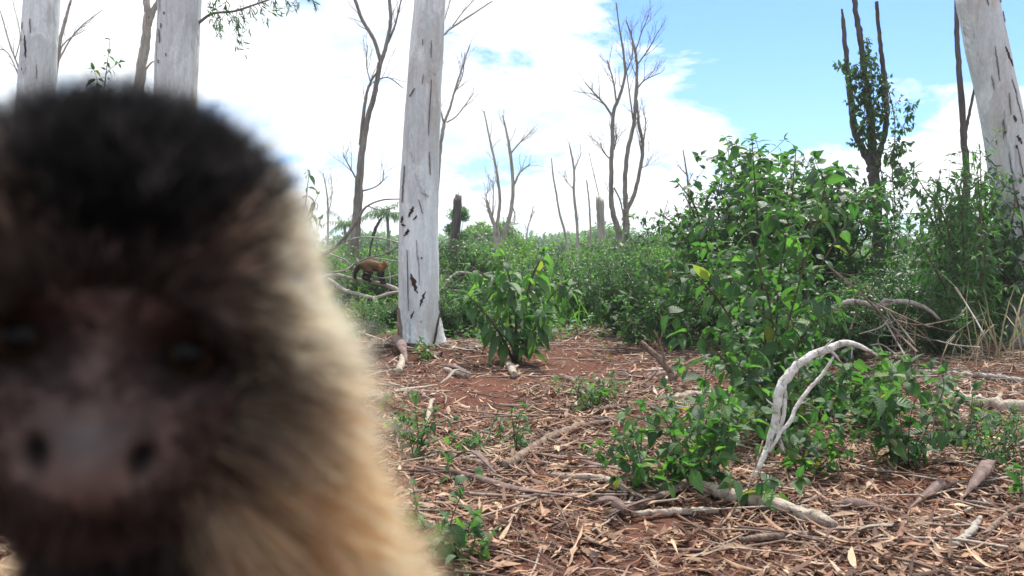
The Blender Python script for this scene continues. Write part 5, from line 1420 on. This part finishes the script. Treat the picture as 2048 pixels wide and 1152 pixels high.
def pick(v, nrm, me, n, weight, rng):
    """n points on the skin, drawn by face area times weight"""
    npoly = len(me.polygons)
    ar = np.empty(npoly); me.polygons.foreach_get('area', ar)
    ls = np.empty(npoly, int); me.polygons.foreach_get('loop_start', ls)
    lt_ = np.empty(npoly, int); me.polygons.foreach_get('loop_total', lt_)
    lv_ = np.empty(len(me.loops), int); me.loops.foreach_get('vertex_index', lv_)
    a, b, c = lv_[ls], lv_[ls + 1], lv_[ls + 2]
    d = lv_[ls + np.minimum(lt_ - 1, 3)]
    cen = (v[a] + v[c]) / 2
    w = ar * weight(cen); w = w / w.sum()
    i = rng.choice(npoly, n, p=w)
    u, t = rng.random((n, 1)), rng.random((n, 1))
    p = (v[a[i]] * (1 - u) + v[b[i]] * u) * (1 - t) + (v[d[i]] * (1 - u) + v[c[i]] * u) * t
    m_ = unit(nrm[a[i]] + nrm[c[i]])
    return p, m_

# ---- the near monkey, its face right in front of the lens
rng = np.random.default_rng(2024)
EYEMID = P(210, 700, 0.163)
YAW = math.atan2(-EYEMID[0], EYEMID[1]) * 0.9
ROLL = RAD(8.0)
Rz = np.array([[math.cos(YAW), -math.sin(YAW), 0], [math.sin(YAW), math.cos(YAW), 0], [0, 0, 1.0]])
Rr = np.array([[math.cos(ROLL), 0, math.sin(ROLL)], [0, 1, 0], [-math.sin(ROLL), 0, math.cos(ROLL)]])
HR = Rz @ Rr                       # head axes: x to its left ear as seen by the camera's right, -y out of the face, z up
HC = EYEMID - HR @ np.array([0, -0.0262, 0.0])
def to_head(p): return (p - HC) @ HR / 0.01      # world -> head centimetres
def from_head(q): return np.asarray(q) * 0.01 @ HR.T + HC
# head: an ellipsoid carved by displacement
n = 150
th = np.linspace(0, np.pi, n); ph = np.arange(2 * n) * np.pi / n
T_, P_ = np.meshgrid(th[1:-1], ph, indexing='ij')
u = np.stack([np.sin(T_) * np.cos(P_), np.sin(T_) * np.sin(P_), np.cos(T_)], -1).reshape(-1, 3)
u = np.vstack([u, [0, 0, 1], [0, 0, -1]])
q = u * np.array([3.25, 3.3, 3.8]); q[:, 2] += 0.25
front = 1 / (1 + np.exp(6 * (q[:, 1] + 0.6)))
def gs(x0, z0, sx, sz): return np.exp(-(((q[:, 0] - x0) / sx) ** 2 + ((q[:, 2] - z0) / sz) ** 2)) * front
dy = np.zeros(len(q))
dy += 0.55 * gs(0, -0.2, 2.4, 1.6)                       # the face is flat
dy -= 1.25 * gs(0, -2.75, 1.35, 1.0)                     # muzzle
dy -= 0.75 * gs(0, -1.75, 0.85, 0.7)                     # nose
dy -= 0.55 * gs(0, -0.9, 0.42, 0.9)                      # nose bridge
for sx in (-1, 1):
    dy += 0.85 * gs(sx * 1.42, 0.0, 0.82, 0.55)          # orbit
    dy -= 0.40 * gs(sx * 1.4, 0.95, 1.0, 0.38)           # brow
    dy -= 0.22 * gs(sx * 1.5, -0.78, 0.9, 0.26)          # lower lid pouch
    dy += 0.75 * gs(sx * 0.80, -1.72, 0.21, 0.27)        # nostril
    dy -= 0.16 * gs(sx * 0.80, -1.40, 0.35, 0.18)        # nostril wing
dy += 0.30 * gs(0, -3.05, 1.0, 0.10)                     # mouth line
q[:, 1] += dy
q[:, 0] *= 1 + 0.07 * np.exp(-((q[:, 2] - 1.6) / 1.5) ** 2)
k = 2 * n; i = np.arange(n - 3)[:, None] * k; j = np.arange(k)[None]; j2 = (j + 1) % k
fq = np.stack([i + j, i + k + j, i + k + j2, i + j2], -1).reshape(-1, 4)
m_ = (n - 2) * k; jj = np.arange(k); jn = (jj + 1) % k
mb = MB()
mb.add(from_head(q), [fq, np.stack([np.full(k, m_), jj, jn], -1), np.stack([np.full(k, m_ + 1), m_ - k + jn, m_ - k + jj], -1)])
hx, hy = HC[0], HC[1]
B = lambda x, y, z, r: (hx + x, hy + y, z, r)
limb(mb, [B(0.003, .015, .615, .027), B(.006, .030, .585, .030), B(.008, .045, .55, .042), B(.008, .06, .49, .052), B(.006, .075, .41, .055), B(.0, .08, .33, .050), B(-.002, .07, .275, .045)], 22, 40)
for sx in (-1, 1):
    limb(mb, [B(sx * .013, .035, .568, .024), B(.006 + sx * .040, .045, .540, .023), B(.006 + sx * .064, .045, .49, .019), B(.006 + sx * .080, .045, .44, .016), B(.006 + sx * .078, .02, .38, .012), B(.006 + sx * .07, -.005, .325, .009), B(.006 + sx * .066, -.012, .305, .0085)], 14, 40)
    h0 = np.array(B(.006 + sx * .066, -.012, .305, 0)[:3])
    blob(mb, h0 + [0, -.003, -.010], np.array([.0095, .006, .014]), 12)
    for f, (dx, l) in enumerate([(-.008, .026), (-.003, .030), (.003, .031), (.008, .027)]):
        limb(mb, [(*(h0 + [dx * .8, -.003, -.018]), .0033), (*(h0 + [dx, -.006, -.018 - l * .5]), .0030), (*(h0 + [dx * 1.1, -.002, -.018 - l]), .0024)], 7, 8)
    limb(mb, [(*(h0 + [-sx * .008, -.004, -.006]), .0034), (*(h0 + [-sx * .015, -.008, -.016]), .003), (*(h0 + [-sx * .016, -.008, -.026]), .0024)], 7, 8)
    kz = float(gz(hx + sx * .05, hy + .02))
    limb(mb, [B(sx * .028, .07, .285, .036), B(sx * .045, .045, .225, .030), B(sx * .055, .015, .165, .021), B(sx * .055, .04, .10, .014), B(sx * .055, .065, kz + .035, .010), B(sx * .056, .062, kz + .016, .010)], 14, 36)
    f0 = np.array([hx + sx * .056, hy + .055, kz + .011])
    blob(mb, f0 + [0, -.018, -.001], np.array([.011, .028, .009]), 12)
    for dx in (-.009, -.003, .003, .009):
        limb(mb, [(*(f0 + [dx, -.038, -.002]), .0038), (*(f0 + [dx * 1.3, -.052, -.001]), .0034), (*(f0 + [dx * 1.5, -.064, -.005]), .0026)], 7, 8)
    limb(mb, [(*(f0 + [-sx * .008, -.012, -.002]), .0042), (*(f0 + [-sx * .020, -.024, -.002]), .0034), (*(f0 + [-sx * .024, -.032, -.004]), .0027)], 7, 8)
limb(mb, [B(-.002, .085, .275, .020), B(-.004, .15, .22, .015), B(-.02, .24, .15, .013), B(-.05, .33, .10, .012), B(-.09, .38, .10, .011), B(-.12, .37, .15, .010), B(-.12, .33, .18, .008)], 12, 60)
body1 = fuse(mb, 0.0014, 2)
v1, n1_ = mesh_arrays(body1)
h = to_head(v1)
def smoothstep(a, b, x):
    t = np.clip((x - a) / (b - a), 0, 1); return t * t * (3 - 2 * t)
def lerp(a, b, t): return np.asarray(a) * (1 - t[:, None]) + np.asarray(b) * t[:, None]
def face_r(h):
    return np.sqrt((h[:, 0] / np.where(h[:, 2] > -1.0, 2.45, 2.25)) ** 2 + ((h[:, 2] + 1.2) / 2.35) ** 2)
def skin_col(h):
    n = len(h)
    c = np.tile([0.125, 0.083, 0.070], (n, 1))
    fr = h[:, 1] < 0
    c = lerp(c, np.tile([0.085, 0.068, 0.065], (n, 1)), np.exp(-((h[:, 0] / 1.0) ** 2 + ((h[:, 2] + 1.35) / 0.35) ** 2)) * fr)
    for sx in (-1, 1):
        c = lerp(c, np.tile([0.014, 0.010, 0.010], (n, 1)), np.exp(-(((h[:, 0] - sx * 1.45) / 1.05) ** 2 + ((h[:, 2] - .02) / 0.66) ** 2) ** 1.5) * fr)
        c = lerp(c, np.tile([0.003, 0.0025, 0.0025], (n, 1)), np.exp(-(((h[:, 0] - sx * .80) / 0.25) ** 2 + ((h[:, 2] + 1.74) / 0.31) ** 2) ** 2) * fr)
        c = lerp(c, np.tile([0.085, 0.046, 0.040], (n, 1)), 0.6 * np.exp(-(((h[:, 0] - sx * 2.1) / 0.5) ** 2 + ((h[:, 2] - .5) / 0.6) ** 2)) * fr)
    c = lerp(c, np.tile([0.022, 0.018, 0.018], (n, 1)), smoothstep(-2.3, -3.1, h[:, 2]) * fr * (np.abs(h[:, 0]) < 2.2))
    c = lerp(c, np.tile([0.010, 0.009, 0.009], (n, 1)), smoothstep(0.7, 1.5, h[:, 2] + 0.15 * np.abs(h[:, 0])))
    c = lerp(c, np.tile([0.06, 0.045, 0.035], (n, 1)), 1.0 * (h[:, 2] < -5.5))
    return c
set_tint(body1, skin_col(h), SKIN)
root = thing('capuchin_monkey', 'dark capped monkey with a dark bare face peering into the lens from very near', 'monkey', (hx, hy, 0))
ob = link('body', body1, root)
def fur_col(h, rng):
    """cap, temples, cheeks, ruff, chin and body of a tufted monkey"""
    h = h + rng.normal(0, .2, h.shape)
    n = len(h); x, y, z = h.T; ax = np.abs(x)
    cream = np.array([0.80, 0.72, 0.55]); straw = np.array([0.68, 0.55, 0.40]); orange = np.array([0.46, 0.225, 0.065]); dark = np.array([0.0085, 0.0078, 0.0082]); brown = np.array([0.085, 0.058, 0.045])
    c = np.tile(cream, (n, 1))
    c = lerp(c, np.tile(orange, (n, 1)), np.clip(smoothstep(-0.9, -2.7, z) * (0.65 + 0.7 * np.exp(-((ax - 3.1) / .8) ** 2)) * rng.uniform(.3, 1.2, n), 0, 1))
    streak = 0.5 + 0.5 * np.sin(9 * np.arctan2(z + 1.0, ax) + 2.0)
    c = lerp(c, np.tile(straw, (n, 1)), streak * 0.6)
    c = lerp(c, np.tile(orange * .8, (n, 1)), np.exp(-(((ax - 2.9) / .28) ** 2 + ((z + .9) / .9) ** 2)) * .8)
    # brown sides of the forehead, near-black cap with a peak down to the brow
    wb_ = np.maximum(smoothstep(2.8, 3.7, z + .35 * np.sin(4 * np.arctan2(z, ax))), smoothstep(0.0, 0.9, z) * smoothstep(2.75, 1.9, ax) * (y < .8))
    c = lerp(c, np.tile(brown, (n, 1)), wb_)
    cap = smoothstep(0.0, 0.55, z - (0.50 + 0.75 * ax ** 1.5 - 0.40 * smoothstep(1.8, 3.6, z) * ax ** 1.5))
    cap = np.maximum(cap, smoothstep(2.7, 3.7, z - .25 * np.maximum(ax - 1.5, 0)))
    c = lerp(c, np.tile(dark, (n, 1)), cap)
    c = lerp(c, np.tile(dark * 1.5, (n, 1)), (y > 1.2) * smoothstep(-1.5, 0.5, z))
    inface = smoothstep(1.16, 0.92, face_r(h)) * (y < 0)
    c = lerp(c, np.tile([0.075, 0.052, 0.045], (n, 1)), inface)
    for sx in (-1, 1):
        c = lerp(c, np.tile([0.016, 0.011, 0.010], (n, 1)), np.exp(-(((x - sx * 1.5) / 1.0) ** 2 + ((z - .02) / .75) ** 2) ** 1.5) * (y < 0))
    chin = smoothstep(-2.7, -3.5, z) * smoothstep(2.3, 1.5, ax) * (y < 1.6)
    c = lerp(c, np.tile([0.018, 0.015, 0.015], (n, 1)), chin)
    body = smoothstep(-5.0, -8.0, z)
    c = lerp(c, np.tile([0.17, 0.105, 0.06], (n, 1)), body)
    c = lerp(c, np.tile([0.022, 0.018, 0.017], (n, 1)), smoothstep(2.2, 1.6, ax) * smoothstep(-3, -4, z) * smoothstep(-9, -7, z) * (y < 2.5))
    limbs = smoothstep(-17, -22, z)
    c = lerp(c, np.tile([0.045, 0.032, 0.025], (n, 1)), limbs)
    return c * rng.uniform(.75, 1.25, (n, 1))
def w_head(cen):
    g_ = to_head(cen)
    w = (g_[:, 2] > -5.2) * (0.35 + 0.65 * (g_[:, 1] < 1.0))
    fr_ = face_r(g_)
    eye = np.zeros(len(g_))
    for sx in (-1, 1):
        eye = np.maximum(eye, np.exp(-(((g_[:, 0] - sx * 1.42) / .85) ** 2 + ((g_[:, 2]) / .55) ** 2) ** 2))
    nose = np.exp(-((g_[:, 0] / 1.15) ** 2 + ((g_[:, 2] + 1.6) / .65) ** 2) ** 2)
    inf = (fr_ < 0.95) & (g_[:, 1] < 0)
    return w * np.where(inf, 0.40 * (1 - eye) * (1 - nose) ** 2, 1.0)
mbf = MB()
p, nn_ = pick(v1, n1_, body1, 110000, w_head, rng)
hh = to_head(p); nh = nn_ @ HR
flow = hh - np.array([0, -3.4, -1.1])
flow[:, 1] *= 0.9
flow = flow - nh * np.sum(flow * nh, 1, keepdims=True)
flow = unit(flow)
top = smoothstep(1.0, 3.0, hh[:, 2])
infc = (face_r(hh) < 0.95) & (hh[:, 1] < 0)
lift_ = np.where(infc, 0.25, 0.62 + 0.35 * top)
cl = np.sin(hh[:, 0] * 5.1 + 1.3 * hh[:, 2]) * np.cos(hh[:, 2] * 4.3 - hh[:, 0] * 2.1 + hh[:, 1] * 3)
d = unit(nh * lift_[:, None] + flow * 0.9 + 0.16 * cl[:, None] * np.array([1.0, 0.2, -1.0]) + rng.normal(0, .20, (len(p), 3)))
ln = np.where(infc, rng.uniform(.12, .42, len(p)), 0.80 + 0.45 * top + 1.45 * smoothstep(1.4, -0.6, hh[:, 2]) * smoothstep(1.8, 2.7, np.abs(hh[:, 0])))
chin = (hh[:, 2] < -2.6) & (np.abs(hh[:, 0]) < 1.7)
ln = np.where(chin, .8, ln) * rng.uniform(.55, 1.25, len(p))
# hairs lean together in tufts
from mathutils.kdtree import KDTree
kd = KDTree(4000)
ci = rng.choice(len(p), 4000, replace=False)
for a_, b_ in enumerate(ci): kd.insert(hh[b_].tolist(), a_)
kd.balance()
near_ = np.array([kd.find(q_)[1] for q_ in hh.tolist()])
ctip = hh[ci] + d[ci] * (ln[ci] * 1.1)[:, None]
cd = unit(ctip[near_] - hh)
d = unit(d * .6 + cd * .5 + rng.normal(0, .05, (len(p), 3)))
c0 = fur_col(hh, rng) * rng.uniform(.7, 1.3, (4000, 1))[near_]
tipf = np.where((hh[:, 2] > 1.2)[:, None] & (rng.random(4000) < .22)[near_][:, None], 6.0, 1.3)
hairs(mbf, p, d @ HR.T, ln * .01, np.where(infc, .00012, .00021) * rng.uniform(.7, 1.4, len(p)), c0 * .8, np.minimum(c0 * tipf, .8), rng, .3)
# coat of the body
p, nn_ = pick(v1, n1_, body1, 42000, lambda c_: (to_head(c_)[:, 2] < -4.6) * (c_[:, 2] > .03) * np.where(c_[:, 2] > .45, 2.2, 1.0) * (np.hypot(c_[:, 0] - hx, c_[:, 1] - hy) < .5), rng)
hh = to_head(p)
d = unit(nn_ * .5 + np.array([0, .15, -.8]) + rng.normal(0, .22, (len(p), 3)))
small = p[:, 2] < .33
ln = np.where(small, .008, .017) * rng.uniform(.6, 1.3, len(p))
c0 = fur_col(hh, rng)
sh = smoothstep(.47, .545, p[:, 2])
c0 = lerp(c0, np.tile([0.62, 0.33, 0.11], (len(p), 1)) * rng.uniform(.7, 1.2, (len(p), 1)), sh * smoothstep(1.7, 2.5, np.abs(hh[:, 0])))
hairs(mbf, p, d, ln, .0004 * rng.uniform(.7, 1.4, len(p)), c0 * .8, c0 * 1.15, rng, .3)
mbf.build('fur', FUR, root)
for sx in (-1, 1):
    e = MB(); blob(e, np.zeros(3), np.array([.0066, .0066, .0066]), 24)
    eo = e.build('eye', EYE, root)
    eo.location = Vector(from_head([sx * 1.40, -1.62, 0.0]).tolist()) - Vector(root['_b'])
    eo.rotation_euler = (0, 0, YAW)

# ---- the second monkey, walking along the fallen crown
rng = np.random.default_rng(2025)
Y2 = 10.95
S2 = lambda px, py, r, dy=0.0: (*P(px, py, Y2 + dy), r * Y2 / F)
mb = MB()
limb(mb, [S2(731, 531, 9.5), S2(738, 530, 11.5), S2(747, 531, 10.5), S2(757, 533, 9), S2(764, 534, 7.4)], 18, 24)   # trunk
limb(mb, [S2(762, 531, 7), S2(767, 530, 5.4), S2(770, 529, 5)], 12, 8)
blob(mb, np.array(S2(770, 528, 1)[:3]), np.array([.031, .030, .031]), 16)            # head
blob(mb, np.array(S2(774, 531, 1)[:3]), np.array([.016, .018, .015]), 12)            # muzzle
for dx, dyy in ((768, -.028), (768.5, .028)):
    blob(mb, np.array(S2(dx - 1, 526.5, 1, dyy)[:3]), np.array([.007, .005, .010]), 8)
limb(mb, [S2(734, 533, 7.5, -.03), S2(739, 541, 6.6, -.035), S2(741, 548, 4.8, -.035), S2(737.5, 556, 3.4, -.035), S2(738.5, 561.5, 2.8, -.03), S2(742.5, 562.5, 2.2, -.03)], 12, 22)   # near hind leg: knee forward, heel back
limb(mb, [S2(732, 533, 7.5, .03), S2(733, 541, 6.2, .035), S2(733, 547, 4.6, .035), S2(727, 552, 3.4, .035), S2(729, 557.5, 2.8, .03), S2(733, 559, 2.2, .03)], 12, 22)
limb(mb, [S2(760, 535, 6, -.03), S2(760, 544, 4.8, -.035), S2(759.5, 551, 3.6, -.035), S2(762, 558, 3, -.03), S2(763, 563.5, 2.8, -.03), S2(766.5, 565.5, 2.2, -.03)], 12, 22)
limb(mb, [S2(763, 536, 5.6, .03), S2(764.5, 544, 4.4, .035), S2(764, 551, 3.4, .035), S2(767, 558, 2.8, .03), S2(768, 564, 2.6, .03), S2(771, 566, 2.1, .03)], 12, 22)
limb(mb, [S2(730, 529, 6), S2(722, 531, 4.8), S2(715, 537, 4.2), S2(711, 545, 3.8), S2(710, 553, 3.4), S2(711, 556.5, 2.6)], 12, 26)    # tail
body2 = fuse(mb, 0.0034, 3)
v2, n2_ = mesh_arrays(body2)
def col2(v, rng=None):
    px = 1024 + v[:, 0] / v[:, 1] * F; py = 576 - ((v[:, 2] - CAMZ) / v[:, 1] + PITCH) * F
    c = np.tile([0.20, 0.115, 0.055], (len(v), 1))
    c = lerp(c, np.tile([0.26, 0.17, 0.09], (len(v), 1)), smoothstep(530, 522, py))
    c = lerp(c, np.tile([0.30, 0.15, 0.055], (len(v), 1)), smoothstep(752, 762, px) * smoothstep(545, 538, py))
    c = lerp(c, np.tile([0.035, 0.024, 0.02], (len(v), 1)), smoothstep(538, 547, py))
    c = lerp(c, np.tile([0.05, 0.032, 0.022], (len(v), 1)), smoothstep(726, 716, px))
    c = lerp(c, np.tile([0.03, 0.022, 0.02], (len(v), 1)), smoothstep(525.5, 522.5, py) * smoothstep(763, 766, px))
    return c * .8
set_tint(body2, col2(v2), SKIN)
root2 = thing('capuchin_monkey', 'small brown monkey walking on all fours along the fallen grey branch', 'monkey', P(742, 563, Y2))
link('body', body2, root2).location = -Vector(root2['_b'])
p, nn_ = pick(v2, n2_, body2, 9000, lambda c_: np.ones(len(c_)), rng)
d = unit(nn_ * .6 + np.array([-.7, 0, -.35]) + rng.normal(0, .2, (len(p), 3)))
mbf = MB(); c0 = col2(p) * rng.uniform(.7, 1.35, (len(p), 1))
hairs(mbf, p, d, .016 * rng.uniform(.5, 1.3, len(p)), .0009 * np.ones(len(p)), c0, c0 * 1.2, rng)
mbf.build('fur', FUR, root2)
for dyy in (-.016, .016):
    e = MB(); blob(e, np.zeros(3), np.array([.004, .004, .004]), 8)
    eo = e.build('eye', EYE, root2); eo.location = Vector(P(774.2, 527.3, Y2 + dyy).tolist()) - Vector(root2['_b'])

# ------------------------------------------------------------------ thin air volume added to stand in for lens glare over the far trees
mb = MB()
x0, x1, y0, y1, z0, z1 = -140, 140, -14, 190, -1.2, 13.0
v = np.array([(x, y, z) for x in (x0, x1) for y in (y0, y1) for z in (z0, z1)])
mb.add(v, np.array([[0, 1, 3, 2], [4, 6, 7, 5], [0, 4, 5, 1], [2, 3, 7, 6], [0, 2, 6, 4], [1, 5, 7, 3]]))
m, nt = new_mat('glare_volume')
pv = nt.nodes.new('ShaderNodeVolumePrincipled')
pv.inputs['Color'].default_value = (0.93, 0.97, 1.0, 1)
pv.inputs['Density'].default_value = 0.0018
pv.inputs['Anisotropy'].default_value = 0.35
o = nt.nodes.new('ShaderNodeOutputMaterial')
nt.links.new(pv.outputs[0], o.inputs['Volume'])
mb.build('glare_haze', m, None, False, 'stuff')
